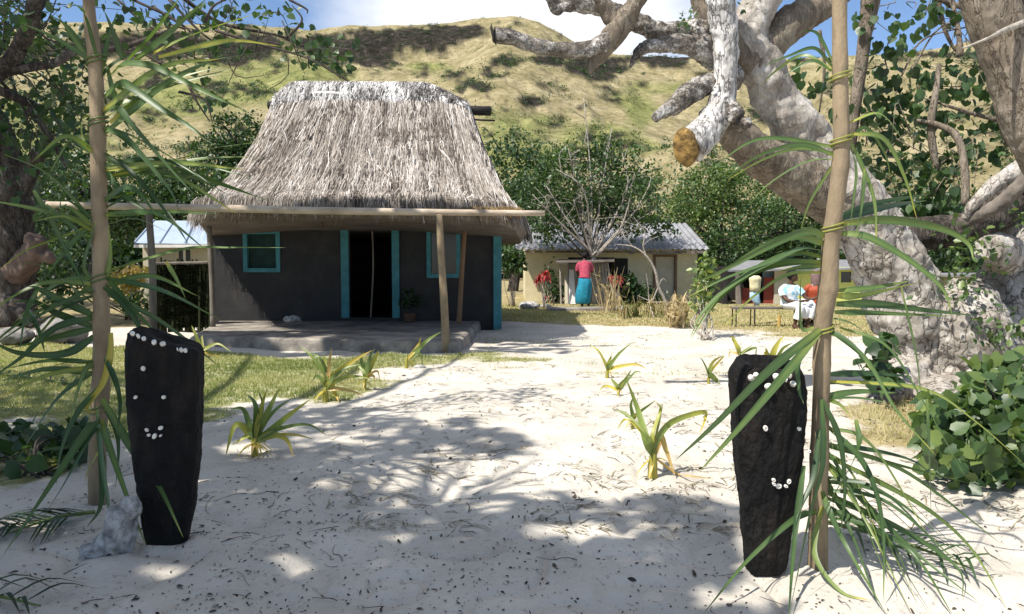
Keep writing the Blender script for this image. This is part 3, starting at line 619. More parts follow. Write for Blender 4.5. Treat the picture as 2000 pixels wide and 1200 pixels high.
rng = np.random.default_rng(33)
def svals(n): # mostly the front and the two ends
    u = rng.random(n); return np.where(u < .72, rng.uniform(-8, 42, n), np.where(u < .86, rng.uniform(42, 70, n), rng.uniform(100, 137, n)))
n = 66000; t = rng.random(n)**.9; s = svals(n)
clumps = .55*fbm(s*.55, t*2.2, 50, 4)+.75*fbm(s*2.3, t*1.1, 51, 3); ln = rng.uniform(.06, .15, n); course = .5+.5*np.sin(t*34+2*clumps)
addstr(*strands(s, t, ln, rng.uniform(.003, .0075, n),   .49+.42*clumps+.05*course+rng.normal(size=n)*.16+.16*np.clip((t-.78)*4, 0, 1)-.35*np.clip((.055-t)/.055, 0, 1), .03+.10*rng.random(n)**2+.03*course, rng=rng, jit=.24))  # tint drops near the eave: browner straw plus the shade there, in the colour
n = 4500; t = rng.random(n)*.05+.005; s = svals(n)   # ragged eave fringe
addstr(*strands(s, t, rng.uniform(.03, .07, n), rng.uniform(.005, .012, n), .22+rng.normal(size=n)*.2, .0+.05*rng.random(n), rng=rng, jit=.4))
n = 500; t = rng.random(n); s = svals(n)   # stray straws standing off
addstr(*strands(s, t, rng.uniform(.04, .1, n), rng.uniform(.006, .01, n), .75+rng.normal(size=n)*.2, .1+.12*rng.random(n), rng=rng, jit=1.0))
n = 3800; t = rng.random(n); s = svals(n); g_ = fbm(s*.5, t*3, 58, 3); ok = g_ > .1; s = s[ok]; t = t[ok]; n = len(s)   # patches of broad dark straws
addstr(*strands(s, t, rng.uniform(.04, .1, n), rng.uniform(.012, .024, n), .1+rng.random(n)*.12, .12+.03*rng.random(n), rng=rng, jit=.25))
M['eave'] = leafmat('eave_straw', [(0, (.05, .032, .015)), (.5, (.24, .155, .07)), (1, (.48, .34, .18))], .85, 0, .1)
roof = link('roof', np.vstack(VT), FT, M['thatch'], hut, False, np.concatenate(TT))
# loose brown fringe hanging below the beam
mb = MB(); rng = np.random.default_rng(35)
for i in range(3200):
    x = rng.uniform(-5.1, .15); y = 14.1+1.5*rng.random()**1.5-.12*math.sin((x+5)/5*3); z = 2.36+.05*rng.random(); L = rng.uniform(.06, .22)*(1.6 if rng.random() < .08 else 1)
    mb.ribbon([(x, y, z), (x+rng.normal()*.04, y-.05, z-L*.5), (x+rng.normal()*.1, y-.06+rng.normal()*.04, z-L)], rng.uniform(.006, .012), n=4, tint=np.clip(.3+rng.normal()*.18, 0, 1))
mb.build('eave_fringe', M['eave'], roof)
# ridge cap: a rounded roll of paler thatch
mb = MB(); n = 40; xs_ = np.linspace(-5.52, -1.12, n); k = 14; rg = []
for i, x in enumerate(xs_):
    u = i/(n-1); top = 5.62-.02*u-.5*np.clip((u-.76)/.24, 0, 1)**1.5-.34*np.clip((.1-u)/.1, 0, 1)**1.5; a = np.linspace(-.35, math.pi+.35, k)
    prof = np.stack([np.full(k, x), 19.75+np.cos(a)*(.5+.05*vn(x*2, 0, 3)), 5.0+(top-5.0)*np.maximum(np.sin(a), -.6)+.03*fbm(np.full(k, x*3), a*2, 8, 3)], 1); rg.append(prof)
mb.rings(rg, tint=.7); VT = [np.vstack(mb.v)]; FT = list(mb.f); TT = [np.full(len(VT[0]), .22)]; k0 = len(VT[0])
n = 5200; u = rng.random(n); a = rng.uniform(math.pi*.45, math.pi*1.12, n)
x = -5.54+4.44*u; top = 5.62-.02*u-.5*np.clip((u-.76)/.24, 0, 1)**1.5-.34*np.clip((.1-u)/.1, 0, 1)**1.5; C = []
for kk in range(4):
    aa = np.minimum(a+kk*.2*rng.uniform(.6, 1.2, n), math.pi*1.35); over = np.maximum(aa-math.pi*1.08, 0)
    C.append(np.stack([x+rng.normal(size=n)*.018*kk+.1*kk*np.clip(u-.82, 0, 1)*2, 19.75+np.cos(aa)*(.56+.06*rng.random(n))-over*.3, 5.0+(top-4.96)*np.maximum(np.sin(aa), -.25)-over*(.5+.7*rng.random(n))+.03*rng.random(n)], 1))
C = np.stack(C, 1); sd = np.array([1.0, 0, .1]); wq = (np.linspace(1, .4, 4)[None]*rng.uniform(.006, .018, n)[:, None])[..., None]
V = np.stack([C-sd*wq, C+sd*wq], 2).reshape(-1, 3); streak = fbm(x*7, a*1.1, 44, 3)
addstr(V, n, 4, np.repeat(np.clip(.7+.55*streak+rng.normal(size=n)*.16-.55*(rng.random(n) < .16)-.35*np.clip((u-.6)*2.2, 0, 1)*(streak < .12), 0, 1), 8))
M['cap'] = leafmat('ridge_thatch', [(0, (.03, .028, .027)), (.35, (.13, .12, .115)), (.65, (.42, .405, .39)), (1, (.78, .77, .75))], .85, 0, .15)
link('ridge_cap', np.vstack(VT), FT, M['cap'], hut, False, np.concatenate(TT))
mb = MB(); mb.tube([P(566, 184, 19.3), P(640, 183, 19.25), P(752, 188, 19.25)], [.02, .06, .02], n=14, seg=8, wob=.25); mb.build('ridge_batten', M['whitepaint'], hut, True)
mb = MB(); mb.tube([(-5.8, 19.75, 5.13), (-3.4, 19.75, 5.06), (-.5, 19.7, 4.98)], [.1, .11, .11], n=12, seg=10, wob=.12); mb.build('ridge_pole', M['interior'], hut, True)
mb = MB(); mb.tube([P(900, 233, 19.5), P(967, 236, 19.5)], .022, n=5, seg=6); mb.build('ridge_stick', M['interior'], hut, True)

# woven leaf screen on the left of the hut
sc = thing('woven_screen', 'dark woven palm leaf screen fence at the left end of the hut', 'fence', P(350, 640, 16.4)*[1, 1, 0])
mb = MB(); rng = np.random.default_rng(8)
mb.slab(P(296, 640, 16.48), P(416, 640, 16.48), P(416, 514, 16.48), P(296, 514, 16.48), .03, (0, 1, 0))
for i in range(46):
    x = 300+i*2.6; mb.tube([P(x+rng.normal()*1.5, 512+rng.normal()*4, 16.4+rng.normal()*.04), P(x+rng.normal()*2, 650, 16.4+rng.normal()*.04)], [.02, .026], n=4, seg=5, tint=.15)
for j in range(170):
    y = rng.uniform(516, 645); x0 = rng.uniform(292, 390); mb.ribbon([P(x0, y, 16.34), P(x0+18, y-6+rng.normal()*5, 16.32), P(x0+rng.uniform(26, 48), y-4+rng.normal()*10, 16.33)], .035, n=5, tint=rng.uniform(.0, .2))
M['dryleaf'] = leafmat('dark_dry_leaf', [(0, (.012, .016, .007)), (.3, (.035, .04, .018)), (1, (.09, .085, .035))], .8, 0, .1); mb.build('panel', M['dryleaf'], sc)
mb = MB(); mb.tube([P(296, 515, 16.3), P(415, 513, 16.3)], .03, n=5, seg=6); mb.build('rail', M['greywood'], sc)

# plants in pots by the door
def potted(px, py, Y, label, seed):
    g = P(px, py, Y); g[2] = .18; t = thing('potted_plant', label, 'plant', g); mb = MB(); k = []
    for z, r in ((0, .09), (.02, .1), (.16, .13), (.18, .14), (.18, .12), (.15, .11)): k.append(np.array([(g[0]+r*math.cos(a), g[1]+r*math.sin(a), g[2]+z) for a in np.arange(14)*2*math.pi/14]))
    mb.rings(k); mb.build('pot', M['clay'], t, True); foliage('leaves', t, [(g+[0, 0, .45], (.2, .2, .22))], 130, .1, .03, .25, None, OVAL, .3, 10, seed=seed)
potted(800, 612, 16.9, 'dark potted plant on the verandah floor right of the hut doorway', 62)

# ================================================================== HOUSES
def sheet(mb, a, b_, c, d, wave=.03, pitch=.2, nu=None):
    """corrugated sheet a-b at the eave, d-c at the ridge"""
    a, b_, c, d = [np.array(q, float) for q in (a, b_, c, d)]; nu = nu or int(np.linalg.norm(b_-a)/pitch*4); V = []
    nrm = np.cross(b_-a, d-a); nrm /= np.linalg.norm(nrm)
    for top in (0, .012):
        for i in range(nu+1):
            u = i/nu; h = nrm*(wave*math.sin(u*nu/4*2*math.pi)+top)
            V += [a+(b_-a)*u+h, d+(c-d)*u+h]
    o = 2*(nu+1); Fs = [(2*i, 2*i+2, 2*i+3, 2*i+1) for i in range(nu)]+[(o+2*i+1, o+2*i+3, o+2*i+2, o+2*i) for i in range(nu)]
    Fs += [(2*i, o+2*i, o+2*i+2, 2*i+2) for i in range(nu)]; mb.add(V, Fs)
def wallholes(mb, x0, x1, y, th, z0, z1, hs):
    hs = sorted(hs); x = x0
    for a, b_, u, w in hs:
        mb.box(x, a, y, y+th, z0, z1)
        if u > z0: mb.box(a, b_, y, y+th, z0, u)
        mb.box(a, b_, y, y+th, w, z1); x = b_
    mb.box(x, x1, y, y+th, z0, z1)
def XZ(px, py, Y): q = P(px, py, Y); return q[0], q[2]
# cream house
YH = 28.0; x0, _ = XZ(1026, 500, YH); x1, _ = XZ(1362, 500, YH); ch = thing('cream_house', 'low cream house with grey iron roof behind the small lean-to shed', 'house', ((x0+x1)/2, YH, 0)); wt = XZ(0, 488, YH)[1]
h1 = [XZ(1112, 0, YH)[0], XZ(1205, 0, YH)[0], .0, XZ(0, 503, YH)[1]]; h2 = [XZ(1286, 0, YH)[0], XZ(1324, 0, YH)[0], .05, XZ(0, 502, YH)[1]]
mb = MB(); wallholes(mb, x0, x1, YH, .15, 0, wt, [h1, h2]); mb.box(x0, x0+.15, YH+.15, YH+5, 0, wt); mb.box(x1-.15, x1, YH+.15, YH+5, 0, wt); mb.box(x0, x1, YH+5, YH+5.15, 0, wt)
mb.add([(x0, YH+.05, wt), (x0, YH+5.1, wt), (x0, YH+2.6, 2.6)], [(0, 1, 2)]); mb.add([(x1, YH+.05, wt), (x1, YH+5.1, wt), (x1, YH+2.6, 2.6)], [(0, 2, 1)]); mb.build('wall', M['cream'], ch)
mb = MB(); sheet(mb, (x0-.35, YH-.55, wt+.0), (x1+.3, YH-.55, wt+.0), (x1+.15, YH+2.6, 2.75), (x0-.2, YH+2.6, 2.75)); sheet(mb, (x1+.3, YH+5.7, wt), (x0-.3, YH+5.7, wt), (x0-.2, YH+2.6, 2.75), (x1+.15, YH+2.6, 2.75)); mb.build('roof', M['metal'], ch)
mb = MB(); rng = np.random.default_rng(3)
for i in range(60):
    a = x0-.3+(x1-x0+.5)*i/60; mb.box(a, a+(x1-x0+.5)/60+.01, YH-.57-.01*(i % 2), YH-.53, wt-.10-.06*rng.random()*(i > 34), wt-.05+.015*rng.random())
mb.build('fascia', M['greywood'], ch)
mb = MB(); mb.box(h2[0]-.08, h2[0], YH-.05, YH+.1, .0, h2[3]+.08); mb.box(h2[1], h2[1]+.08, YH-.05, YH+.1, .0, h2[3]+.08); mb.box(h2[0], h2[1], YH-.049, YH+.1, h2[3], h2[3]+.08); d = mb.build('door_frame', M['brownpaint'], ch)
mb = MB(); mb.box(h2[0], h2[1], YH+.06, YH+.1, .05, h2[3]); mb.build('door', M['palewall'], d)
mb = MB(); mb.box(h1[0], h1[1], YH+.4, YH+.45, 0, h1[3]); mb.build('door', M['interior'], ch)  # dark sheet behind the opening stands for the shade inside, no real door
mb = MB(); q = XZ(1200, 560, YH-.03); mb.box(q[0], q[0]+.45, YH-.06, YH-.015, .0, XZ(0, 505, YH)[1]); mb.build('dark_doorway', M['interior'], ch)  # thin dark sheet on the wall face, standing for the shade in a doorway
# lean-to shed
YS = 26.2; sh = thing('lean_to_shed', 'small grey lean-to of iron sheets beside the woman in the rose top', 'shed', P(1150, 596, YS)*[1, 1, 0])
mb = MB(); a = P(1146, 516, YS); b_ = P(1186, 516, YS); sheet(mb, P(1150, 596, YS), P(1192, 596, YS), P(1184, 514, YS), P(1144, 514, YS), .02, .1); mb.build('side_sheet', M['rustmetal'], sh)
mb = MB(); sheet(mb, P(1108, 594, YS+.3), P(1146, 596, YS+.2), P(1144, 516, YS+.2), P(1108, 516, YS+.3), .015, .12); mb.build('back_sheet', M['rustmetal'], sh)
mb = MB(); mb.slab(P(1086, 515, YS-.7), P(1200, 512, YS-.7), P(1200, 508, YS+1.2), P(1086, 510, YS+1.2), .05); mb.build('roof', M['greywood'], sh)
mb = MB(); mb.tube([P(1186, 512, YS-.5), P(1200, 595, YS-.6)], .03, n=6, seg=6); mb.build('post', M['twig'], sh)
mb = MB(); mb.tube([P(1094, 514, YS-.5), P(1096, 594, YS-.5)], .03, n=6, seg=6); mb.build('post', M['twig'], sh)
def plank(px0, py0, px1, py1, Y, w, label, m='whitepaint'):
    b0 = P(px0, py0, Y); b0[2] = max(b0[2], 0); t_ = P(px1, py1, Y+.25); d = unit((t_-b0)[None])[0]; s_ = np.array([w/2, 0, 0]); mb = MB(); n_ = np.array([0, .04, 0])
    mb.slab(b0-s_, b0+s_, t_+s_*.7, t_-s_*.6, .04, (0, 1, 0)); tag(mb.build('plank', M[m], None, origin=b0), label, 'plank')
plank(1118, 594, 1116, 527, YS-.3, .22, 'tall white plank leaning on the lean-to shed'); plank(1106, 593, 1105, 540, YS-.25, .1, 'short grey plank left of the tall white one', 'palewall')
# white-roofed house on the left
YW = 29.0; wh = thing('white_roofed_house', 'small house with pale blue-white iron roof seen left of the hut', 'house', P(340, 590, YW)*[1, 1, 0])
mb = MB(); xa, z1 = XZ(278, 474, YW); xb, _ = XZ(440, 474, YW); wn_ = [XZ(336, 0, YW)[0], XZ(360, 0, YW)[0], .9, XZ(0, 488, YW)[1]]
wallholes(mb, xa, xb, YW, .12, 0, z1+.05, [wn_]); mb.box(xa, xa+.12, YW+.12, YW+4, 0, z1+.05); mb.box(xb-.12, xb, YW+.12, YW+4, 0, z1+.05); mb.build('wall', M['palewall'], wh)
mb = MB(); mb.box(wn_[0], wn_[1], YW+.05, YW+.07, wn_[2], wn_[3]); wo = mb.build('window', M['glass'], wh)
mb = MB(); xc = (wn_[0]+wn_[1])/2; mb.box(xc-.04, xc+.04, YW-.02, YW+.04, wn_[2], wn_[3]); mb.build('mullion', M['whitepaint'], wo)
mb = MB(); sheet(mb, P(262, 476, YW-.5), P(460, 478, YW-.5), P(460, 432, YW+2), P(301, 432, YW+2), .004, .8); sheet(mb, P(460, 478, YW+4.6), P(262, 476, YW-.5), P(301, 432, YW+2), P(460, 432, YW+2.02), .004, .8)
for u in (.0, .25, .5, .75):
    a = P(262+198*u, 475, YW-.52); c = P(301+159*u, 431, YW+2); mb.tube([a+[0, 0, .03], c+[0, 0, .03]], .022, n=3, seg=5)
mb.build('roof', M['bluemetal'], wh)
mb = MB(); q0 = P(262, 478, YW-.5); q1 = P(460, 480, YW-.5); mb.box(q0[0], q1[0], q0[1]-.04, q0[1]+.02, q1[2]-.07, q0[2]); mb.build('fascia', M['whitepaint'], wh)
# lime house
YL = 26.5; lh = thing('lime_house', 'lime yellow house with dark verandah and grey roof behind the bench', 'house', P(1600, 594, YL)*[1, 1, 0])
mb = MB(); xa, _ = XZ(1556, 0, YL); xb, zt_ = XZ(1740, 522, YL); wl_ = [XZ(1656, 0, YL)[0], XZ(1677, 0, YL)[0], XZ(0, 552, YL)[1], XZ(0, 531, YL)[1]]
wallholes(mb, xa, xb, YL, .14, 0, zt_, [wl_]); mb.box(xa, xa+.14, YL+.14, YL+4, 0, zt_); mb.build('wall', M['lime'], lh)
mb = MB(); mb.box(wl_[0], wl_[1], YL+.05, YL+.08, wl_[2], wl_[3]); mb.build('window', M['glass'], lh)
mb = MB(); mb.slab(P(1420, 531, YL-.3), P(1760, 526, YL-.3), P(1760, 509, YL+2.5), P(1440, 512, YL+2.5), .05); mb.build('roof', M['metal'], lh)
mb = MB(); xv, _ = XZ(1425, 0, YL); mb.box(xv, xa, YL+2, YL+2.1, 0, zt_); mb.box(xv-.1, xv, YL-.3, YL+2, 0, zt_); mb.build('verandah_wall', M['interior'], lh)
mb = MB(); q, _ = XZ(1524, 0, YL); mb.box(q, xa, YL+.02, YL+.1, 0, zt_); mb.build('side_panel', M['palewall'], lh)
mb = MB(); q, za = XZ(1494, 566, YL); mb.box(q, q+.5, YL+.25, YL+.3, za, zt_-.05); mb.build('blue_panel', M['bluegrey'], lh)
mb = MB(); q, za = XZ(1494, 548, YL); mb.box(q, q+.34, YL+.1, YL+.15, 0, za+.1); mb.box(q-.7, q-.3, YL+.1, YL+.15, 0, za-.25); mb.build('red_panel', M['redpanel'], lh)
mb = MB(); mb.tube([P(1440, 530, YL-.3), P(1443, 604, YL-.3)], [.07, .11], n=6, seg=7, wob=.2); mb.build('verandah_post', M['greywood'], lh)
# long pale building glimpsed behind the dead tree
YB = 26; bb = thing('pale_building', 'pale building with white edged roof glimpsed through the fork of the dead tree', 'house', P(1900, 600, YB)*[1, 1, 0])
mb = MB(); xa, zt_ = XZ(1858, 541, YB); xb, _ = XZ(2080, 541, YB); mb.box(xa, xb, YB, YB+3, 0, zt_); mb.build('wall', M['palewall'], bb)
mb = MB(); mb.box(xa-.2, xb, YB-.3, YB+3.2, zt_+.003, zt_+.07); mb.build('roof', M['metal'], bb)

# ================================================================== TREES BEHIND
def PB(px, py, Y, rx, ry, rz): # an ellipsoid given by its picture centre, sizes in metres
    return (P(px, py, Y), (rx, rz, ry))
def GB(px, Y): q = P(px, 500, Y); return np.array([q[0], q[1], 0])
BG = 'trees behind the village'
tree('background_tree', 'dark tree at the far left edge behind the hanging palm leaves', GB(-30, 25), [PB(-90, 380, 25, 2.6, 1.9, 2), PB(40, 440, 24, 1.6, 1.3, 1.6), PB(60, 350, 26, 1.3, .8, 1.5)], 6500, .16, .05, .5, .25, group=BG, seed=101, tmpl=OVAL)
tree('background_tree', 'dark green tree rising just behind the left decorated pole', GB(170, 34), [PB(120, 390, 33, 2.2, 1.6, 2), PB(230, 400, 35, 2, 1.2, 2), PB(150, 320, 34, 1.4, .7, 1.5)], 6500, .17, .06, .5, .25, group=BG, seed=102, tmpl=OVAL)
tree('background_tree', 'bushy green tree above the pale blue-white roof left of the hut', GB(330, 35), [PB(300, 400, 35, 2, 1.3, 2), PB(390, 380, 36, 2, 1.1, 2), PB(340, 335, 36, 1.2, .6, 1.4)], 7000, .17, .08, .52, .25, group=BG, seed=103, tmpl=OVAL)
tree('background_tree', 'round topped dark tree beside the upper left slope of the thatch roof', GB(462, 42), [PB(462, 262, 42, 1.5, 1.05, 1.4), PB(430, 300, 42, 1.6, 1.2, 1.4), PB(500, 330, 42, 2.2, 1.8, 1.6)], 8000, .17, .1, .42, .25, group=BG, seed=104, tmpl=OVAL, clump=.13, hollow=.6)
tree('background_tree', 'leafy tree with many bare pale branches in front of the cream house', GB(1150, 26.9), [PB(1060, 400, 27, 1.2, 1.3, 1.2), PB(1150, 360, 27, 1.7, 1.25, 1.3), PB(1230, 390, 27, 1.3, 1.4, 1.2), PB(1110, 310, 27, .8, .6, .7), PB(1200, 310, 27, .9, .6, .7), PB(1080, 450, 26.6, .8, .5, .6), PB(1260, 440, 28, .8, .5, .8)], 9500, .125, .2, .64, .12, group=BG, seed=105, tmpl=OVAL, bark='greywood', nbr=10, trunk_top=P(1160, 470, 26.9), clump=.16)
tree('background_tree', 'dark tree between the thatch roof and the bare branched tree', GB(1000, 36), [PB(1000, 350, 36, 1.8, 2, 1.6), PB(1020, 430, 35, 1.6, 1.6, 1.4)], 5000, .17, .08, .45, .2, group=BG, seed=106, tmpl=OVAL)
tree('background_tree', 'bright green feathery tree left of the dead tree trunk behind the houses', GB(1400, 33), [PB(1370, 390, 33, 1.6, 1.1, 1.5), PB(1440, 370, 33, 1.9, 1.0, 1.6), PB(1350, 440, 33, 1.2, 1.3, 1.3), PB(1400, 345, 33, 1.0, .5, 1)], 9500, .12, .4, .74, .2, group=BG, seed=107, tmpl=OVAL, clump=.14)
tree('background_tree', 'shaded green tree behind the lime house roof', GB(1530, 31), [PB(1500, 450, 31, 1.9, 1.3, 1.5), PB(1570, 420, 31, 1.7, 1.5, 1.5), PB(1420, 490, 31.5, 1.5, 1.0, 1.3), PB(1640, 450, 31, 1.4, 1.3, 1.4)], 9000, .13, .18, .62, .22, group=BG, seed=108, tmpl=OVAL, clump=.15)
tree('background_tree', 'green bushy tree seen through the fork of the dead tree', GB(1860, 30), [PB(1800, 450, 30, 1.6, 1.6, 1.5), PB(1900, 470, 30, 1.8, 1.1, 1.5), PB(1960, 440, 30, 1.6, .9, 1.4), PB(2060, 440, 30, 2, 1.2, 1.6)], 9000, .16, .15, .6, .2, group=BG, seed=109, tmpl=OVAL, clump=.16)
tree('background_tree', 'tall tree behind the dead tree in front of the right hand slope', GB(1760, 36), [PB(1750, 430, 36, 1.9, 1.0, 1.8), PB(1850, 440, 36, 2, .8, 1.6)], 5000, .2, .1, .45, .2, group=BG, seed=110, tmpl=OVAL)
# pale dead branches in the bare tree
bt = thing('bare_sapling', 'leafless pale branching sapling rising out of the tree by the cream house', 'tree', GB(1160, 26.2)); mb = MB(); rng = np.random.default_rng(17)
root = P(1160, 500, 26.2); mb.tube([GB(1160, 26.2), P(1158, 540, 26.2), root], [.09, .07, .06], seg=6)
for (ex, ey) in [(1140, 190), (1195, 250), (1085, 330), (1250, 330), (1215, 300), (1110, 290), (1280, 410), (1050, 430), (1175, 330), (1235, 370), (1095, 420), (1150, 300), (1040, 380), (1270, 360), (1130, 340), (1180, 280), (1200, 400), (1120, 390), (1065, 360), (1265, 440)]:
    e = P(ex, ey, 26.2+rng.normal()*.5); mid = (root+e)/2+rng.normal(size=3)*.22; mb.tube([root+rng.normal(size=3)*.05, mid, e], [.038, .027, .012], seg=5, n=9)
    for k in range(4):
        f = rng.uniform(.4, .95); a = mid+(e-mid)*max(0, f*2-1) if f > .5 else root+(mid-root)*f*2; mb.tube([a, a+rng.normal(size=3)*.25+[0, 0, .2], a+rng.normal(size=3)*.4+[0, 0, .45]], [.014, .01, .005], seg=4, n=6)
mb.build('branches', M['twig'], bt, True)

# far wood along the foot of the hill, where crowns merge
rng = np.random.default_rng(55); blobs = []
for a in np.linspace(-42, 42, 95):
    d = rng.uniform(52, 66); px = 1000+F*math.tan(math.radians(a)); hgt = np.interp(px, [-600, 200, 560, 900, 1000, 1250, 1340, 1700, 2600], [6.5, 6, 5, 5, 5.6, 4.6, 3, 4.2, 6])*rng.uniform(.7, 1.15)
    blobs.append(((d*math.sin(math.radians(a)), d*math.cos(math.radians(a)), hgt*.42), (rng.uniform(1.6, 2.6), 2, hgt*.55)))
pos, cl = crown_points(blobs, 52000, rng, .2, 26, .55); ok = pos[:, 2] > -.2; pos = pos[ok]; cl = cl[ok]
V, Fs, t = cards(pos, .42, .04+.36*(.6*cl+.4*rng.random(len(pos))), OVAL, .2, rng)
tag(link('far_wood', V, Fs, M['leaf'], None, False, t), 'dark wood massed along the foot of the hills', 'wood', None, 'stuff')

# ================================================================== LEFT SHADE TREE
def HP(lst, n, rng, size, t0, t1, tmpl=HEART, droop=.6):
    pos = []
    for px, py, Y, rx, ry, k in lst:
        k = int(k*n); a = np.array([P(px+rng.normal()*rx, py+rng.normal()*ry, Y+rng.normal()*.25) for _ in range(k)]); pos.append(a)
    pos = np.vstack(pos); return cards(pos, size, t0+(t1-t0)*rng.random(len(pos)), tmpl, droop, rng)
lt = thing('leafy_tree', 'spreading leafy tree whose dark limbs reach in at the upper left', 'tree', (-6.6, 3.6, 0)); rng = np.random.default_rng(71)
mb = MB(); mb.tube([(-6.6, 3.6, -.1), (-6.3, 3.4, 1.8), (-6.0, 3.2, 3.6), (-5.6, 3.0, 5.0)], [.42, .33, .28, .2], n=20, seg=12, wob=.2); mb.build('trunk', M['darkbark'], lt, True)
LIMBS = [[(-6.1, 3.3, 3.2), P(-160, 130, 6.3), P(-40, 155, 6.3), P(12, 130, 6.3), P(42, 85, 6.2), P(62, 35, 6.1), P(72, -40, 6.0)], [P(-20, 148, 6.3), P(60, 132, 6.3), P(110, 122, 6.35), P(150, 100, 6.4), P(235, 94, 6.5), P(330, 60, 6.6)], [P(66, 20, 6.1), P(110, -30, 6.4), P(200, -60, 6.8), P(330, -20, 7.2), P(430, 45, 7.4), P(560, 75, 7.6), P(640, 128, 7.7)],
         [(-6.0, 3.2, 3.8), P(-30, 165, 6.2), P(60, 220, 6.4), P(110, 290, 6.5), P(130, 330, 6.5)]]
for L, r in zip(LIMBS, ([.13, .07, .062, .056, .05], [.035, .034, .026, .014], [.05, .035, .02, .014, .006], [.06, .03, .02, .008])):
    mb = MB(); mb.tube(L, r, n=30, seg=9, wob=.12); mb.build('limb', M['darkbark'], lt, True)
mb = MB()
TW = [[(300, 15), (370, 60), (400, 95)], [(330, 0), (400, 70), (470, 110)], [(70, 0), (110, 20), (118, 14)], [(20, 150), (45, 210), (75, 260)], [(420, 60), (500, 85), (590, 110), (625, 130)], [(70, 35), (90, 75), (150, 90)], [(90, 200), (125, 260), (150, 300)], [(0, 158), (40, 200), (60, 250), (95, 305)], [(560, 75), (590, 40), (570, 10)], [(400, 45), (420, 10), (470, -10)],
      [(600, 110), (640, 135), (680, 160)], [(350, 180), (400, 195), (415, 240)], [(260, 92), (320, 130), (370, 170)], [(10, 140), (50, 150), (80, 190)], [(230, 0), (280, 45), (320, 65)], [(370, 170), (385, 200), (410, 238)], [(260, 0), (350, 45), (365, 80)], [(565, 0), (598, 18), (600, 27)]]
for w in TW: Y = rng.uniform(6.2, 7.6); mb.tube([P(x, y, Y) for x, y in w], [.013, .009, .004], n=12, seg=5)
for i in range(70):
    x, y = rng.choice([0, 60, 120, 380, 430, 560], 1)[0]+rng.normal()*40, rng.normal()*60+(90 if i % 2 else 240 if i % 4 == 0 else 30)
    if x > 250 and y > 150: continue
    Y = rng.uniform(6, 7.5); a = P(x, y, Y); mb.tube([a, a+rng.normal(size=3)*.15, a+rng.normal(size=3)*.3-[0, 0, .1]], [.006, .004, .002], seg=4, n=6)
mb.build('twigs', M['dtwig'], lt, True)
V, Fs, t = HP([(30, 90, 6.5, 35, 40, 40), (10, 220, 6.5, 30, 50, 60), (90, 200, 6.6, 40, 40, 60), (130, 165, 6.6, 30, 30, 40), (120, 310, 6.8, 50, 50, 110), (60, 290, 6.6, 40, 40, 60), (150, 240, 6.8, 30, 30, 40), (350, 15, 7, 45, 18, 60), (420, 40, 7.2, 35, 25, 60), (300, 60, 7, 40, 25, 40), (480, 10, 7.2, 35, 14, 35), (540, 25, 7.4, 24, 14, 25), (580, 70, 7.5, 22, 14, 25), (600, 100, 7.5, 24, 14, 40), (640, 95, 7.7, 26, 18, 70), (660, 125, 7.7, 18, 16, 40), (440, 90, 7.4, 40, 18, 45), (400, 175, 7.4, 18, 20, 20), (415, 205, 7.4, 18, 12, 16), (60, 30, 6.2, 40, 22, 45), (200, 60, 6.6, 60, 30, 30), (20, 10, 6.4, 30, 20, 25), (240, 20, 6.6, 50, 30, 30), (370, 120, 7, 40, 25, 25)], .75, rng, .062, .1, .46)
link('leaves', V, Fs, M['leaf'], lt, False, t)
# high crown overhead: leaves where the shade on the sand says they are
SH = [(-2200, 705), (-300, 720), (235, 715), (330, 790), (480, 790), (700, 796), (920, 822), (1000, 850), (1060, 890), (1100, 960), (1180, 975), (1400, 965), (1460, 985), (1440, 1030), (1400, 1090), (1500, 1180), (1380, 1260), (1100, 1500), (-1500, 1500)]
LIT = [(860, 942, 250, 56), (590, 1098, 40, 22), (1180, 1035, 160, 16), (90, 1020, 80, 18), (1430, 1155, 130, 26), (760, 812, 60, 6), (480, 880, 60, 12), (60, 690, 60, 14), (30, 915, 90, 14), (690, 862, 60, 9), (1230, 1000, 60, 10), (330, 1110, 70, 16)]
N = 62000; qx = rng.uniform(-2200, 1520, N); qy = 700+560*rng.random(N)**.8; SHW = np.array(SH, float); sdp = sdist(qx, qy, SHW); keep = sdp+30*vn(qx/60, qy/30, 4) > 3
for x, y, rx, ry in LIT: keep &= np.hypot((qx-x)/rx, (qy-y)/ry)+.35*vn(qx/30, qy/15, 9) > 1
qx, qy = qx[keep], qy[keep]; Gp = np.array([G(x, y) for x, y in zip(qx, qy)]); w = np.minimum(1, (Gp[:, 1]/8)**2); ok = rng.random(len(w)) < np.maximum(w, .35); Gp = Gp[ok]
hh = 4.7+1.9*(vn(Gp[:, 0]*.7, Gp[:, 1]*.7, 2)+.5)+rng.random(len(Gp))*.8; S3 = np.array(SUN); pos = Gp+S3*(hh/S3[2])[:, None]
ex, ey = proj(pos[:, 0], pos[:, 1], pos[:, 2]); vis = (pos[:, 1] > .3) & (ex > -60) & (ex < 2060) & (ey > -60); pos = pos[~vis]
V, Fs, t = cards(pos, .15, .08+.4*rng.random(len(pos)), HEART, .3, rng); link('high_leaves', V, Fs, M['leaf'], lt, False, t)
print('HIGH', len(pos), int(vis.sum()))
xv = rng.uniform(-5.6, .9, 5200); yv = rng.uniform(12.75, 15.0, 5200); kv = (vn(xv*1.6, yv*3.2, 71) > -.32) & ((xv < -.9) | (vn(xv*2.3, yv*5, 72) > -.02)); Gv = np.stack([xv, yv, xv*0], 1)[kv]
hv = 6.6+1.4*rng.random(len(Gv)); pv = Gv+S3*(hv/S3[2])[:, None]; V, Fs, t = cards(pv, .17, .08+.4*rng.random(len(pv)), HEART, .3, rng); link('outer_leaves', V, Fs, M['leaf'], lt, False, t)
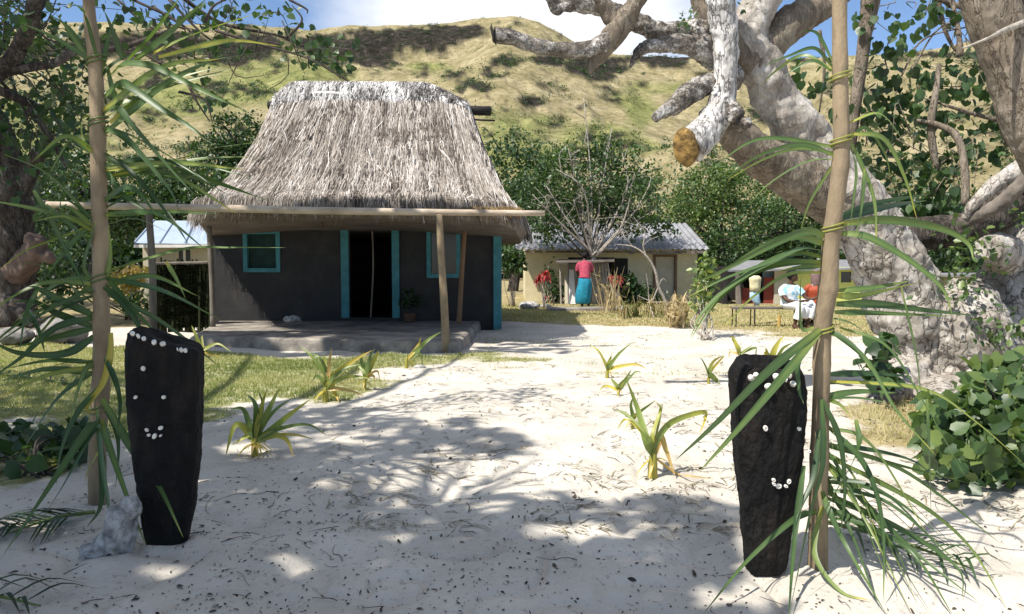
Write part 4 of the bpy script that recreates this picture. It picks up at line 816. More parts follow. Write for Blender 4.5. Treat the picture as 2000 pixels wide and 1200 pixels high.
def lift(px, py, h): return G(px, py)+np.array(SUN)*h/SUN[2]
mb = MB()   # bare sprays in the gap of the crown
SP = [[(870, 1010), (960, 960), (1080, 925)], [(850, 1000), (900, 960), (1000, 905)], [(840, 1005), (830, 950), (850, 880)], [(700, 1000), (715, 950), (708, 880)], [(690, 1000), (690, 930), (660, 895)], [(720, 990), (760, 930), (768, 885)], [(640, 1000), (660, 950), (640, 920)], [(880, 990), (1000, 968), (1130, 958)], [(860, 1000), (1000, 990), (1120, 1000)], [(860, 1010), (940, 1020), (1060, 1040)], [(800, 990), (830, 930), (835, 890)], [(820, 985), (880, 935), (930, 890)], [(905, 950), (980, 930), (1060, 900)], [(860, 985), (960, 950), (1000, 930)], [(930, 965), (1020, 975), (1090, 985)], [(740, 1000), (790, 960), (900, 900)], [(690, 940), (735, 915), (760, 905)], [(820, 1000), (880, 985), (960, 985)]]
for w in SP:
    h = 5.0; mb.tube([lift(x, y, h+k*.05) for k, (x, y) in enumerate(w)], [.055, .03, .010], n=12, seg=6, wob=.1)
mb.tube([(-5.8, 3.1, 4.4), lift(560, 1060, 4.9), lift(850, 1000, 5.0)], [.1, .07, .055], n=14, seg=7); mb.tube([(-5.8, 3.1, 4.6), lift(400, 1000, 5.0), lift(700, 1005, 5.0)], [.1, .06, .04], n=14, seg=7)
for e in [(500, 668), (760, 680), (950, 676), (-300, 800), (100, 850), (300, 760), (900, 840), (1300, 1000), (900, 1150), (400, 1150), (0, 1100)]:
    mb.tube([(-5.7, 3.0, 4.8), (np.array((-5.7, 3.0, 5.4))+lift(*e, 5.6))/2+[0, 0, .3], lift(*e, 5.6)], [.1, .06, .02], n=14, seg=7)
mb.build('upper_branches', M['darkbark'], lt, True)
# big old trunk at the left edge
ot = thing('old_trunk_tree', 'thick grey old tree trunk at the left edge behind the palm leaves', 'tree', GB(20, 18.5)); mb = MB(); Yt = 18.5
mb.tube([P(10, 640, Yt)*[1, 1, 0]-[0, 0, .1], P(14, 560, Yt), P(22, 440, Yt), P(10, 330, Yt), P(-30, 200, Yt)], [.75, .55, .48, .42, .3], n=26, seg=16, wob=.22, seed=4)
for (x, r) in ((-40, .2), (62, .2), (90, .14)): mb.tube([P(14, 580, Yt-.2), P((x+14)/2, 610, Yt-.5), P(x, 640, Yt-.9)*[1, 1, 0]], [.3, r, .05], n=10, seg=8, wob=.2)
mb.tube([P(22, 420, Yt), P(60, 330, Yt), P(100, 260, Yt)], [.3, .2, .12], n=10, seg=10); o = mb.build('trunk', M['darkbark'], ot, True); remesh(o, .05, .12, .3)
mb = MB(); mb.tube([P(20, 545, Yt-.1), P(46, 520, Yt-.45), P(66, 490, Yt-.75), P(74, 462, Yt-.85)], [.3, .27, .24, .2], n=14, seg=9, wob=.3); mb.tube([P(60, 500, Yt-.7), P(88, 500, Yt-.8), P(100, 515, Yt-.8)], [.2, .16, .08], n=8, seg=8, wob=.3); tag(remesh(mb.build('cut_limb', M['pinkstump'], ot, True), .035, .2, .3, 1), 'pinkish brown broken limb stub')
foliage('crown', ot, [PB(0, 150, 18.5, 2.4, 1.5, 2), PB(-160, 260, 18.5, 2, 1.8, 1.5), ((-14, 16.4, 6.6), (2.6, 2.2, 1.5)), ((-12.9, 17.0, 4.6), (1.6, 1.6, 1.0))], 7000, .18, .03, .3, None, OVAL, .2, seed=14)  # last two clumps added out of view, up-sun, to shade the trunk

# ================================================================== DEAD TREE
dt = thing('dead_tree', 'huge grey dead tree with bleached broken limbs and cracked bark on the right', 'tree', (5.1, 9.8, 0))
YD = 9.6
TR = MB()
TR.tube([P(1880, 790, 9.7), P(1830, 700, 9.7), P(1775, 600, 9.65), P(1730, 500, 9.6), P(1665, 400, 9.5), P(1590, 290, 9.4), P(1520, 200, 9.3), P(1475, 110, 9.2), P(1450, 30, 9.2)], [.58, .5, .47, .38, .36, .27, .25, .23, .19], n=60, seg=28, wob=.16, seed=1)
TR.tube([P(1880, 800, 9.8), P(1930, 690, 9.9), P(1975, 590, 10), P(2000, 490, 10.1), P(2030, 390, 10.2), P(2080, 300, 10.3)], [.65, .56, .42, .37, .36, .3], n=40, seg=24, wob=.16, seed=2)
TR.tube([P(1915, 740, 9.6)-[0, 0, .2], P(1915, 695, 9.35), P(1900, 645, 9.3), P(1890, 600, 9.5), P(1900, 575, 9.7)], [.52, .46, .4, .34, .2], n=18, seg=20, wob=.14, seed=3)
for a, b_, r in [((1780, 740), (1700, 790), .2), ((1960, 760), (2040, 820), .25), ((1850, 770), (1830, 840), .22), ((1920, 760), (1930, 830), .22)]:
    g = G(b_[0], b_[1]); TR.tube([P(a[0], a[1], 9.5), (P(a[0], a[1], 9.4)+g)/2, g-[0, 0, .05]], [.4, r, .06], n=10, seg=12, wob=.2)
remesh(TR.build('trunk', M['deadbark'], dt, True), .03, .16, .22, 2)
def limb(pts, rad, m, wob=.14, vox=.022, disp=.05, ds=.09, seed=1, Y=None, lab=None):
    mb = MB(); mb.tube([P(*p) for p in pts], rad, n=8*len(pts), seg=16, wob=wob, seed=seed); o = remesh(mb.build('limb', M[m], dt, True), vox, disp, ds, 1)
    return tag(o, lab)
limb([(1400, -70, 8.7), (1407, 0, 8.75), (1417, 80, 8.8), (1417, 150, 8.8), (1410, 195, 8.8), (1386, 248, 8.75), (1345, 287, 8.6)], [.15, .15, .13, .12, .135, .17, .19], 'whitebark', .12, .02, .05, .1, 1, lab='bleached white hanging limb with sawn end')
limb([(1640, 400, 9.45), (1560, 350, 9.3), (1480, 300, 9.1), (1430, 255, 8.95), (1412, 215, 8.9)], [.3, .27, .22, .18, .1], 'brownbark', .12, .025, .05, .1, 2)
limb([(1480, 130, 9.2), (1420, 90, 9.15), (1385, 30, 9.1), (1365, -60, 9.1)], [.2, .19, .16, .15], 'brownbark', .12, .025, .05, .1, 3)
limb([(1400, 110, 9.1), (1375, 70, 9.0), (1330, 62, 8.95), (1285, 62, 8.9), (1240, 42, 8.85), (1190, 20, 8.8), (1140, 8, 8.75), (1100, 6, 8.7), (1060, -14, 8.7)], [.2, .17, .11, .10, .1, .1, .09, .08, .05], 'mottled', .2, .02, .05, .07, 4)
limb([(1120, 8, 8.7), (1098, 16, 8.65), (1086, 22, 8.6), (1078, 12, 8.58), (1072, -2, 8.56)], [.05, .05, .045, .04, .03], 'mottled', .2, .016, .02, .05, 5)
limb([(1268, -30, 8.5), (1240, 10, 8.55), (1215, 45, 8.6), (1190, 80, 8.6), (1165, 112, 8.6), (1150, 143, 8.55)], [.07, .09, .13, .12, .09, .025], 'brownbark', .12, .018, .03, .08, 6)
limb([(1150, -30, 8.5), (1172, 0, 8.55), (1190, 28, 8.6), (1206, 50, 8.6)], [.06, .07, .09, .10], 'brownbark', .12, .018, .03, .08, 7)
limb([(1200, 60, 8.6), (1178, 86, 8.55), (1140, 98, 8.5), (1090, 97, 8.45), (1040, 88, 8.4), (1000, 74, 8.35), (964, 68, 8.3)], [.08, .095, .085, .075, .075, .075, .085], 'mottled', .16, .018, .03, .07, 8)
limb([(1400, 110, 9.05), (1360, 88, 8.9), (1312, 86, 8.8), (1265, 92, 8.7), (1243, 108, 8.65), (1230, 134, 8.6)], [.17, .13, .09, .07, .05, .012], 'mottled', .2, .018, .04, .06, 9)
limb([(1440, 150, 9.0), (1395, 158, 8.9), (1350, 182, 8.8), (1318, 205, 8.7), (1276, 232, 8.6)], [.14, .12, .12, .09, .045], 'mottled', .25, .018, .05, .06, 10)
limb([(1400, 200, 8.9), (1425, 215, 8.7), (1442, 228, 8.6)], [.1, .09, .085], 'mottled', .4, .015, .06, .04, 11)
limb([(1430, 250, 8.9), (1455, 240, 8.6), (1462, 246, 8.5)], [.06, .06, .03], 'mottled', .4, .015, .04, .04, 12)
limb([(1480, 110, 9.25), (1540, 50, 9.4), (1620, 0, 9.7), (1700, -60, 10)], [.2, .2, .17, .15], 'brownbark', .12, .03, .05, .1, 13)
limb([(1460, 90, 9.2), (1470, 40, 9.2), (1500, -20, 9.2), (1540, -80, 9.2)], [.2, .2, .2, .2], 'deadbark', .12, .03, .05, .1, 14)
limb([(1960, 500, 9.7), (1945, 490, 9.4), (1930, 486, 9.25)], [.25, .2, .16], 'deadbark', .2, .025, .05, .1, 15)
limb([(1760, 460, 9.9), (1830, 455, 9.9), (1900, 440, 9.9), (2000, 380, 10), (2100, 300, 10)], [.22, .2, .2, .22, .2], 'darkbark', .14, .03, .05, .1, 16)
limb([(1880, 470, 9.5), (1885, 435, 9.4), (1915, 420, 9.3), (1960, 392, 9.2), (2010, 345, 9.1), (2060, 300, 9)], [.07, .08, .075, .08, .08, .08], 'greywood', .15, .018, .03, .06, 17)
limb([(1885, 430, 9.35), (1905, 395, 9.3), (1960, 350, 9.3), (2010, 325, 9.3)], [.05, .06, .10, .12], 'deadbark', .2, .018, .04, .06, 18)
# sawn faces
mb = MB(); c = P(1338, 289, 8.52); ax = unit((P(1338, 290, 8.5)-P(1386, 248, 8.75))[None])[0]; ax = unit((ax+np.array([-.1, -.55, -.05]))[None])[0]; u = unit(np.cross(ax, [0, 0, 1])[None])[0]; w_ = np.cross(u, ax); rg = []
for off, k in ((-.05, .98), (.0, 1.0), (.02, .93), (.03, .5)): rg.append(np.array([c+ax*(off+.012*vn(a*3, off*40, 4))+(u*.135*math.cos(a)+w_*.2*math.sin(a))*k*(1+.12*vn(np.cos(a)*2, np.sin(a)*2, 6)) for a in np.arange(28)*2*math.pi/28]))
mb.rings(rg); mb.build('sawn_face', M['cutwood'], dt, True)
mb = MB(); c = P(962, 68, 8.28); rg = [np.array([c+[-.015*k, 0, 0]+np.array([-.02*math.sin(a), .07*math.cos(a), .085*math.sin(a)])*(1-.3*k) for a in np.arange(16)*2*math.pi/16]) for k in (-1, 0, .6)]; mb.rings(rg); mb.build('sawn_face', M['interior'], dt, True)
# live shoots on the dead tree
V, Fs, t = HP([(1340, 35, 8.8, 12, 10, 26), (1350, 55, 8.8, 10, 6, 12), (1460, 5, 9, 16, 12, 12)], 1, np.random.default_rng(4), .06, .2, .5, OVAL, .1); link('leaves', V, Fs, M['leaf'], dt, False, t)
V, Fs, t = HP([(1900, 470, 9.2, 30, 24, 60), (1925, 500, 9.2, 22, 24, 50), (1880, 520, 9.2, 18, 14, 30), (1870, 560, 9.0, 26, 14, 60), (1930, 620, 9, 26, 24, 60), (1960, 650, 8.8, 30, 26, 80), (1985, 420, 9.3, 14, 16, 30), (1860, 490, 10, 20, 20, 20)], 1, np.random.default_rng(5), .085, .3, .68, OVAL, .5); link('leaves', V, Fs, M['leaf'], dt, False, t)

# live tree behind it with heart shaped leaves
hl = thing('heart_leaf_tree', 'tree with dark heart shaped leaves hanging behind the dead tree on the right', 'tree', (8.2, 11.3, 0)); rng = np.random.default_rng(91)
mb = MB(); mb.tube([(8.2, 11.3, -.1), (8.0, 11.2, 2), P(2080, 200, 11), P(2010, 20, 10.6), P(1990, -120, 10.4)], [.35, .3, .25, .2, .2], n=20, seg=12, wob=.15); mb.build('trunk', M['darkbark'], hl, True)
mb = MB()
for L, r in [([(1700, -60, 10.5), (1690, 60, 10.5), (1680, 140, 10.5), (1668, 230, 10.5), (1664, 330, 10.6)], [.09, .085, .08, .07, .03]), ([(1720, -40, 10.6), (1706, 30, 10.6), (1690, 90, 10.5)], [.05, .045, .04]), ([(1820, -60, 10.6), (1840, 40, 10.6), (1860, 90, 10.6), (1880, 110, 10.6)], [.04, .03, .02, .01]), ([(1830, 330, 10.3), (1822, 290, 10.3), (1818, 240, 10.3), (1828, 180, 10.3), (1834, 130, 10.4)], [.03, .05, .045, .04, .03]), ([(1885, 400, 9.9), (1884, 330, 10), (1870, 270, 10.1), (1835, 245, 10.2), (1790, 235, 10.3)], [.05, .05, .045, .04, .02]), ([(1875, 110, 10.3), (1874, 80, 10.3), (1868, 40, 10.4), (1850, -40, 10.5)], [.05, .035, .03, .03]), ([(1760, 150, 10.6), (1800, 80, 10.6), (1880, 55, 10.6), (1940, 50, 10.5)], [.012, .012, .01, .008]), ([(1780, 140, 10.5), (1830, 60, 10.5), (1900, 30, 10.5)], [.015, .01, .006]), ([(1980, 280, 10.2), (1955, 200, 10.3), (1960, 110, 10.4), (1990, 40, 10.5)], [.1, .09, .08, .08]), ([(1600, 60, 10.7), (1610, 130, 10.7), (1600, 220, 10.8)], [.03, .02, .01]),
             ([(1760, 310, 10.2), (1730, 300, 10.2), (1780, 250, 10.3)], [.012, .01, .006]), ([(2060, 260, 10.2), (1930, 230, 10.3), (1860, 210, 10.3), (1800, 190, 10.4)], [.05, .03, .02, .01]), ([(2000, 60, 10.5), (1960, 30, 10.5), (1900, 20, 10.5), (1780, -20, 10.5)], [.06, .05, .04, .03])]:
    mb.tube([P(*p) for p in L], r, n=18, seg=8, wob=.1)
for i in range(46):
    a = P(rng.uniform(1690, 2010), rng.uniform(0, 400), rng.uniform(10.1, 10.8)); mb.tube([a, a+rng.normal(size=3)*.2, a+rng.normal(size=3)*.4], [.008, .006, .003], seg=4, n=6)
mb.build('branches', M['brownbark'], hl, True)
LC = [(1740, 90, 45, 35, 70), (1790, 40, 50, 30, 60), (1850, 20, 40, 16, 30), (1720, 150, 35, 35, 60), (1760, 190, 45, 40, 110), (1830, 140, 40, 28, 60), (1900, 175, 40, 22, 50), (1790, 220, 50, 30, 90), (1850, 250, 40, 30, 60), (1940, 180, 40, 26, 60), (1960, 240, 40, 30, 70), (1900, 300, 40, 26, 60), (1970, 290, 35, 25, 50), (1740, 260, 40, 30, 80), (1700, 220, 30, 40, 60), (1760, 320, 40, 34, 90), (1820, 330, 36, 28, 70), (1780, 380, 40, 26, 70), (1850, 380, 30, 24, 50), (1690, 310, 30, 30, 40), (1930, 120, 34, 22, 30), (1970, 60, 30, 24, 20), (1880, 60, 34, 24, 26), (1600, 200, 30, 40, 40), (1570, 160, 25, 30, 30), (1700, 30, 26, 30, 30), (1990, 130, 22, 40, 26), (1620, 250, 20, 30, 20)]
V, Fs, t = HP([(a, b_, 10.5, c*.75, d*.75, k*.5) for a, b_, c, d, k in LC]+[(1760, 420, 10.6, 30, 22, 60), (1830, 420, 10.6, 30, 18, 40)], 1, rng, .118, .14, .5, HEART, .9); link('leaves', V, Fs, M['leaf'], hl, False, t)
# leaning trunk in the upper right corner
rt = thing('leaning_trunk', 'brown smooth leaning tree trunk crossing the upper right corner', 'tree', (6.6, 6.5, 0)); mb = MB(); Yr = 6.4
mb.tube([P(1905, -120, Yr), P(1925, -20, Yr), P(1958, 70, Yr), P(1992, 160, Yr), P(2040, 280, Yr), P(2220, 520, Yr), (6.6, 6.5, -.1)], [.18, .19, .2, .21, .22, .28, .4], n=36, seg=16, wob=.1, seed=9); remesh(mb.build('trunk', M['brownbark'], rt, True), .025, .04, .1, 1)
mb = MB(); mb.tube([P(2000, 45, Yr-.2), P(1960, 60, Yr-.3), P(1930, 75, Yr-.35), P(1880, 95, Yr-.35)], [.03, .02, .012, .006], n=12, seg=6); mb.build('twig', M['twig'], rt, True)
foliage('crown', rt, [((4.2, 5.5, 6.6), (1.6, 1.3, 1)), ((6.4, 6, 6.8), (1.6, 1.3, 1))], 1200, .13, .1, .4, None, HEART, .2, seed=15)

# ================================================================== BLACK CARVED POSTS
def totem(label, rows, Y, thick, seed, lab):
    """rows: (py, left px, right px); a slab-like charred trunk standing in the sand"""
    g = G((rows[-1][1]+rows[-1][2])/2, rows[-1][0]); t = thing('carved_post', label, 'carving', g); mb = MB(); rg = []; nn = 40
    pys = np.linspace(rows[0][0], rows[-1][0], 40); arr = np.array(rows, float)
    for i, py in enumerate(pys):
        l = np.interp(py, arr[:, 0], arr[:, 1]); r = np.interp(py, arr[:, 0], arr[:, 2]); A, B = P(l, py, Y), P(r, py, Y); c = (A+B)/2; w = (B[0]-A[0])/2; th = thick*(w/.18)
        a = np.arange(nn)*2*math.pi/nn; ca, sa = np.cos(a), np.sin(a); e = .55
        k = 1+.06*fbm(ca*2+seed, sa*2+i*.12, seed, 4)+.035*vn(a*5+i*.05, np.full(nn, i*.3), seed+3)
        x = c[0]+w*np.sign(ca)*np.abs(ca)**e*k; y = Y+th+th*np.sign(sa)*np.abs(sa)**e*k; z = np.full(nn, c[2])
        rg.append(np.stack([x, y, z], 1))
    return t, mb, rg
def finish_top(rg, tilt, drop, dome, pit, seed):
    """slope, round and hollow the upper end"""
    c = rg[0].mean(0); tops = []
    for k, (s, h) in enumerate([(.25, pit), (.5, pit*.6+dome), (.78, dome), (.93, dome*.6)]):
        q = c+(rg[0]-c)*s; q[:, 2] = rg[0][:, 2]+h+.006*fbm(q[:, 0]*30, q[:, 1]*30, seed, 2); tops.append(q)
    out = tops+rg; H = rg[0][0, 2]
    for q in out:
        w = np.clip((q[:, 2]-(H-.28))/.28, 0, 1.4); q[:, 2] += w*(-tilt*(q[:, 0]-c[0])+drop*(q[:, 1]-c[1]))
    return out
def shells(t, lst, Y, top=None):
    rng = np.random.default_rng(len(lst))
    for px, py, s in lst:
        c = P(px, py, Y); r = s/F*Y; a = np.arange(12)*2*math.pi/12; rg = []; up = py < (top or 0)
        ang = rng.uniform(0, 3); ex = rng.uniform(.55, 1); r *= rng.uniform(.8, 1.25)
        for k, d in ((.85, .012), (1, -.004), (.85, -.012), (.45, -.012), (.3, -.006)):
            u, v_ = r*k*np.cos(a), r*k*ex*np.sin(a); uu = u*math.cos(ang)-v_*math.sin(ang); vv = u*math.sin(ang)+v_*math.cos(ang)
            n3 = np.array([0, 1, 0]) if not up else unit(np.array([[0, .6, -.8]]))[0]; v3 = np.array([0, 0, 1]) if not up else unit(np.array([[0, .8, .6]]))[0]
            rg.append(c+uu[:, None]*np.array([1, 0, 0])+vv[:, None]*v3+n3*d*.8)
        mb = MB(); mb.rings(rg[::-1]); mb.build('shell', M['shell'], t, True)
t, mb, rg = totem('black charred post with white shell face beside the pale rock on the left', [(668, 240, 376), (680, 237, 377), (700, 233, 378), (800, 236, 377), (900, 246, 374), (1000, 264, 367), (1060, 278, 358), (1078, 284, 352)], 4.25, .10, 3, '')
rg = finish_top(rg, .29, .16, .012, -.004, 3); mb.rings(rg); remesh(mb.build('post', M['black'], t, True), .008, .014, .05, 1)
shells(t, [(280, 720, 6.5), (265, 776, 5), (320, 776, 5), (287, 840, 4), (314, 836, 4), (291, 850, 4), (302, 852, 5), (314, 851, 3), (318, 672, 5), (301, 669, 5), (281, 662, 4), (270, 657, 4), (259, 652, 4), (347, 683, 3), (354, 684, 4), (362, 685, 4)], 4.235, 690)
t, mb, rg = totem('black charred post with white shell face beside the pole on the right', [(726, 1446, 1578), (742, 1439, 1583), (770, 1438, 1586), (800, 1441, 1586), (900, 1446, 1580), (1000, 1455, 1566), (1080, 1460, 1550), (1118, 1463, 1540), (1128, 1470, 1530)], 3.95, .12, 6, '')
rg = finish_top(rg, .05, .28, .035, -.03, 6); mb.rings(rg); remesh(mb.build('post', M['black'], t, True), .008, .014, .05, 1)
shells(t, [(1495, 837, 7.5), (1561, 838, 5), (1511, 938, 5), (1512, 946, 4.5), (1521, 950, 5), (1535, 950, 4.5), (1541, 941, 4.5), (1580, 882, 4), (1500, 755, 7), (1466, 738, 6), (1476, 733, 5), (1470, 742, 4), (1516, 736, 6), (1535, 742, 5), (1549, 750, 6), (1543, 735, 4)], 3.935, 762)
mb = MB(); c = P(1510, 718, 4.12); mb.ball(c, (.07, .06, .035), 12, 7, .4, 3); mb.build('rim', M['black'], t, True)

# ================================================================== POLES HUNG WITH PALM LEAVES
def leafset(t, L, rng, dz=.2):
    for (pts, w, d0, d1, tint) in L:
        n = len(pts); q = []
        for k, (x, y) in enumerate(pts):
            Y = d0+(d1-d0)*k/(n-1); p = P(x, y, Y)
            if p[2] < .02+gz0(p[0], p[1]): g = G(x, y, .02); p = g; p[2] = gz0(g[0], g[1])+.012
            q.append(p)
        mb = MB(); ww = w/F*(d0+d1)/2*.5; tt = tint+.1+rng.normal()*.07
        mb.ribbon(q, ww, n=20, roll=rng.normal()*.35, fold=rng.uniform(.1, .4), tint=[min(tt+.22, .8), tt, tt-.03, tt, tt+.04, tt+rng.choice([.08, .14, .4])], tip=1.05, face=None if rng.random() < .15 else (0, -1, .35), base=.55, twist=rng.normal()*.7, rib=.14)
        mb.build('palm_leaf', M['palm'], t, True)
def pole(label, pts, Y0, rad, seed):
    q = [P(x, y, Y0) for x, y in pts[:-1]]; g = P(pts[-1][0], pts[-1][1], Y0); g[2] = -.1; q.append(g); t = thing('decorated_pole', label, 'pole', (g[0], Y0, 0)); mb = MB(); n = 90; c = crom(q, n)
    rr = np.interp(np.linspace(0, 1, n), np.linspace(0, 1, len(rad)), rad)*(1+.10*np.maximum(0, np.sin(np.linspace(0, 14*math.pi, n)))**6)
    mb.tube(c, list(rr), n=n, seg=16, wob=.06, seed=seed); mb.build('shaft', M['straw_pole'], t, True); return t
rng = np.random.default_rng(202); YP = 4.05
rp = pole('tan pole hung with split palm leaves beside the right hand black carved post', [(1645, -220), (1640, 0), (1641, 150), (1643, 300), (1632, 400), (1622, 480), (1618, 560), (1607, 640), (1604, 780), (1600, 900), (1598, 1110)], YP, [.032, .034, .036, .04, .041, .043, .046, .042, .041, .045, .05], 3)
L = [([(1625, 130), (1590, 95), (1540, 110), (1490, 130)], 9, YP, 3.9, .3), ([(1624, 135), (1570, 108), (1520, 135), (1485, 168)], 8, YP, 4.3, .35), ([(1624, 140), (1590, 120), (1560, 130), (1530, 150)], 9, YP, 4.1, .4), ([(1626, 120), (1600, 70), (1580, 60), (1560, 66)], 7, YP, 4.2, .4),
 ([(1640, 290), (1525, 271), (1462, 279), (1400, 322)], 10, YP, 4.0, .45), ([(1638, 308), (1567, 283), (1483, 304), (1398, 364)], 11, YP, 3.9, .45), ([(1635, 312), (1575, 317), (1504, 358), (1462, 402)], 8, YP, 4.2, .4), ([(1630, 317), (1583, 392), (1562, 454)], 7, YP, 4.1, .45), ([(1634, 300), (1560, 290), (1490, 312), (1420, 352)], 8, YP, 4.3, .5),
 ([(1658, 240), (1717, 222), (1758, 267), (1775, 300)], 9, YP, 4.1, .45), ([(1655, 267), (1683, 325), (1708, 396), (1712, 492)], 12, YP, 4.0, .42), ([(1660, 262), (1725, 271), (1767, 346), (1792, 432)], 11, YP, 4.1, .42), ([(1688, 330), (1683, 400), (1670, 468)], 8, 4.0, 4.0, .4), ([(1660, 270), (1692, 250), (1728, 300), (1740, 350)], 8, YP, 4.2, .5), ([(1650, 262), (1635, 225), (1618, 200)], 6, YP, 4.0, .75), ([(1655, 275), (1672, 330), (1664, 410), (1656, 470)], 7, YP, 3.9, .35),
 ([(1645, 421), (1717, 396), (1817, 379)], 15, YP, 4.4, .16), ([(1645, 426), (1740, 402), (1810, 392)], 15, YP, 4.5, .16), ([(1640, 437), (1733, 429), (1837, 446), (1890, 475), (1902, 508)], 19, YP, 3.9, .34), ([(1636, 456), (1696, 464), (1780, 512), (1840, 564), (1860, 615)], 17, YP, 3.85, .32),
 ([(1618, 466), (1575, 452), (1507, 479), (1417, 526), (1350, 556)], 17, YP, 3.8, .3), ([(1611, 477), (1552, 461), (1485, 484), (1395, 542)], 18, YP, 3.85, .33), ([(1606, 490), (1564, 486), (1507, 511), (1417, 544), (1345, 580)], 17, YP, 3.75, .32), ([(1605, 503), (1552, 496), (1485, 522), (1417, 567), (1372, 612), (1348, 660)], 19, YP, 3.75, .33), ([(1604, 513), (1530, 515), (1462, 538), (1395, 594), (1348, 664)], 17, YP, 3.8, .31), ([(1604, 533), (1552, 533), (1507, 553), (1451, 598), (1406, 652)], 8, YP, 3.8, .66), ([(1604, 520), (1560, 523), (1520, 530)], 12, YP, 4, .2),
 ([(1635, 569), (1710, 562), (1777, 549)], 15, YP, 4.1, .28), ([(1635, 578), (1687, 576), (1802, 550)], 17, YP, 4.0, .3), ([(1633, 594), (1710, 594), (1800, 605), (1905, 617)], 18, YP, 4.05, .3), ([(1630, 610), (1710, 612), (1860, 618)], 13, YP, 4.1, .28), ([(1627, 623), (1665, 634), (1698, 658)], 15, YP, 3.9, .3), ([(1610, 646), (1642, 659), (1676, 686), (1702, 724)], 15, YP, 3.85, .3), ([(1612, 640), (1690, 700), (1750, 800), (1828, 890)], 10, YP, 3.7, .36),
 ([(1602, 643), (1500, 725), (1400, 825), (1318, 900)], 21, 4.0, 3.5, .32), ([(1600, 650), (1525, 740), (1440, 840), (1365, 922)], 20, 4.0, 3.5, .33), ([(1596, 655), (1560, 700), (1560, 760), (1570, 790)], 14, 4.0, 3.9, .3), ([(1590, 640), (1565, 640), (1563, 560), (1566, 530)], 9, 4.0, 3.95, .3),
 ([(1618, 732), (1700, 730), (1782, 736)], 15, YP, 4.3, .24), ([(1615, 750), (1700, 748), (1790, 752)], 15, YP, 4.2, .3), ([(1605, 775), (1680, 765), (1752, 768)], 14, YP, 4.0, .32), ([(1605, 782), (1670, 778), (1742, 788)], 13, YP, 3.9, .32), ([(1615, 780), (1640, 790), (1662, 812)], 9, YP, 3.9, .4),
 ([(1640, 640), (1730, 675), (1800, 780), (1892, 944)], 8, YP, 3.75, .45), ([(1618, 745), (1800, 760), (1900, 820), (2010, 915)], 10, YP, 4.0, .48), ([(1810, 780), (1815, 900), (1820, 1075)], 10, 3.8, 3.7, .35), ([(1760, 560), (1790, 700), (1800, 800)], 6, 4.0, 3.9, .4),
 ([(1604, 780), (1606, 900), (1580, 1010), (1540, 1192)], 17, 4.0, 3.65, .33), ([(1672, 820), (1676, 880), (1625, 975), (1570, 1072)], 13, 3.9, 3.75, .38), ([(1612, 830), (1675, 890), (1710, 960), (1725, 1050), (1726, 1168)], 15, YP, 3.7, .34), ([(1612, 890), (1725, 945), (1820, 1000), (1900, 1075), (1968, 1180)], 12, YP, 3.7, .33), ([(1610, 900), (1725, 1020), (1800, 1090), (1920, 1165)], 13, YP, 3.75, .35), ([(1606, 960), (1620, 1000), (1660, 1080), (1733, 1195)], 14, 4.0, 3.7, .33), ([(1595, 1000), (1550, 1015), (1460, 1095), (1372, 1178)], 14, 4.0, 3.65, .35), ([(1570, 910), (1552, 1050), (1540, 1195)], 14, 3.95, 3.65, .18), ([(1610, 865), (1725, 900), (1892, 944)], 12, YP, 3.9, .3),
 ([(1606, 990), (1590, 1080), (1640, 1145), (1700, 1165)], 13, 4.0, 3.7, .35), ([(1610, 960), (1770, 1040), (1870, 1110), (1880, 1160)], 12, YP, 3.75, .36), ([(1610, 1010), (1700, 1030), (1790, 1090), (1865, 1190)], 12, YP, 3.7, .3), ([(1608, 870), (1700, 880), (1790, 905), (1850, 960)], 12, YP, 4.3, .25), ([(1610, 1000), (1660, 1010), (1740, 1060), (1780, 1130)], 16, YP, 3.9, .22), ([(1608, 940), (1690, 950), (1760, 985), (1840, 1050)], 12, YP, 3.9, .28), ([(1600, 840), (1590, 930), (1560, 1000), (1545, 1060)], 14, 4.0, 3.8, .2), ([(1606, 780), (1640, 860), (1650, 960), (1640, 1050)], 13, 4.0, 3.95, .24), ([(1610, 930), (1650, 1000), (1730, 1060), (1800, 1075)], 14, 4.1, 4.0, .3)]
for i in range(14):
    y = rng.uniform(830, 1010); e = (rng.uniform(1640, 1990), rng.uniform(1040, 1185)); L.append(([(1606, y), (1606+(e[0]-1606)*.45, y+(e[1]-y)*rng.uniform(.15, .4)), e], rng.uniform(7, 12), YP, rng.uniform(3.65, 4.1), rng.uniform(.15, .48)))
leafset(rp, L, rng)
for y, Y in ((150, 4.05), (275, 4.05), (445, 4.05), (646, 4.05)):   # ties of leaf midrib
    mb = MB(); c = P({150: 1641, 275: 1642, 445: 1627, 646: 1608}[y], y, Y); a = np.linspace(0, 4.4*math.pi, 40); rr_ = .05
    mb.tube(np.stack([c[0]+rr_*np.cos(a), c[1]+rr_*np.sin(a), c[2]+np.linspace(-.02, .02, 40)+.012*np.cos(a)], 1), .005, n=40, seg=5, tint=.8); mb.build('tie', M['palm'], rp, True)
rng = np.random.default_rng(203); YQ = 5.0
lp = pole('tan pole hung with long palm leaves beside the left hand black carved post', [(166, -260), (173, 0), (187, 140), (193, 350), (196, 500), (198, 650), (197, 760), (190, 880), (190, 990)], YQ, [.032, .034, .042, .046, .047, .048, .052, .05, .055], 7)
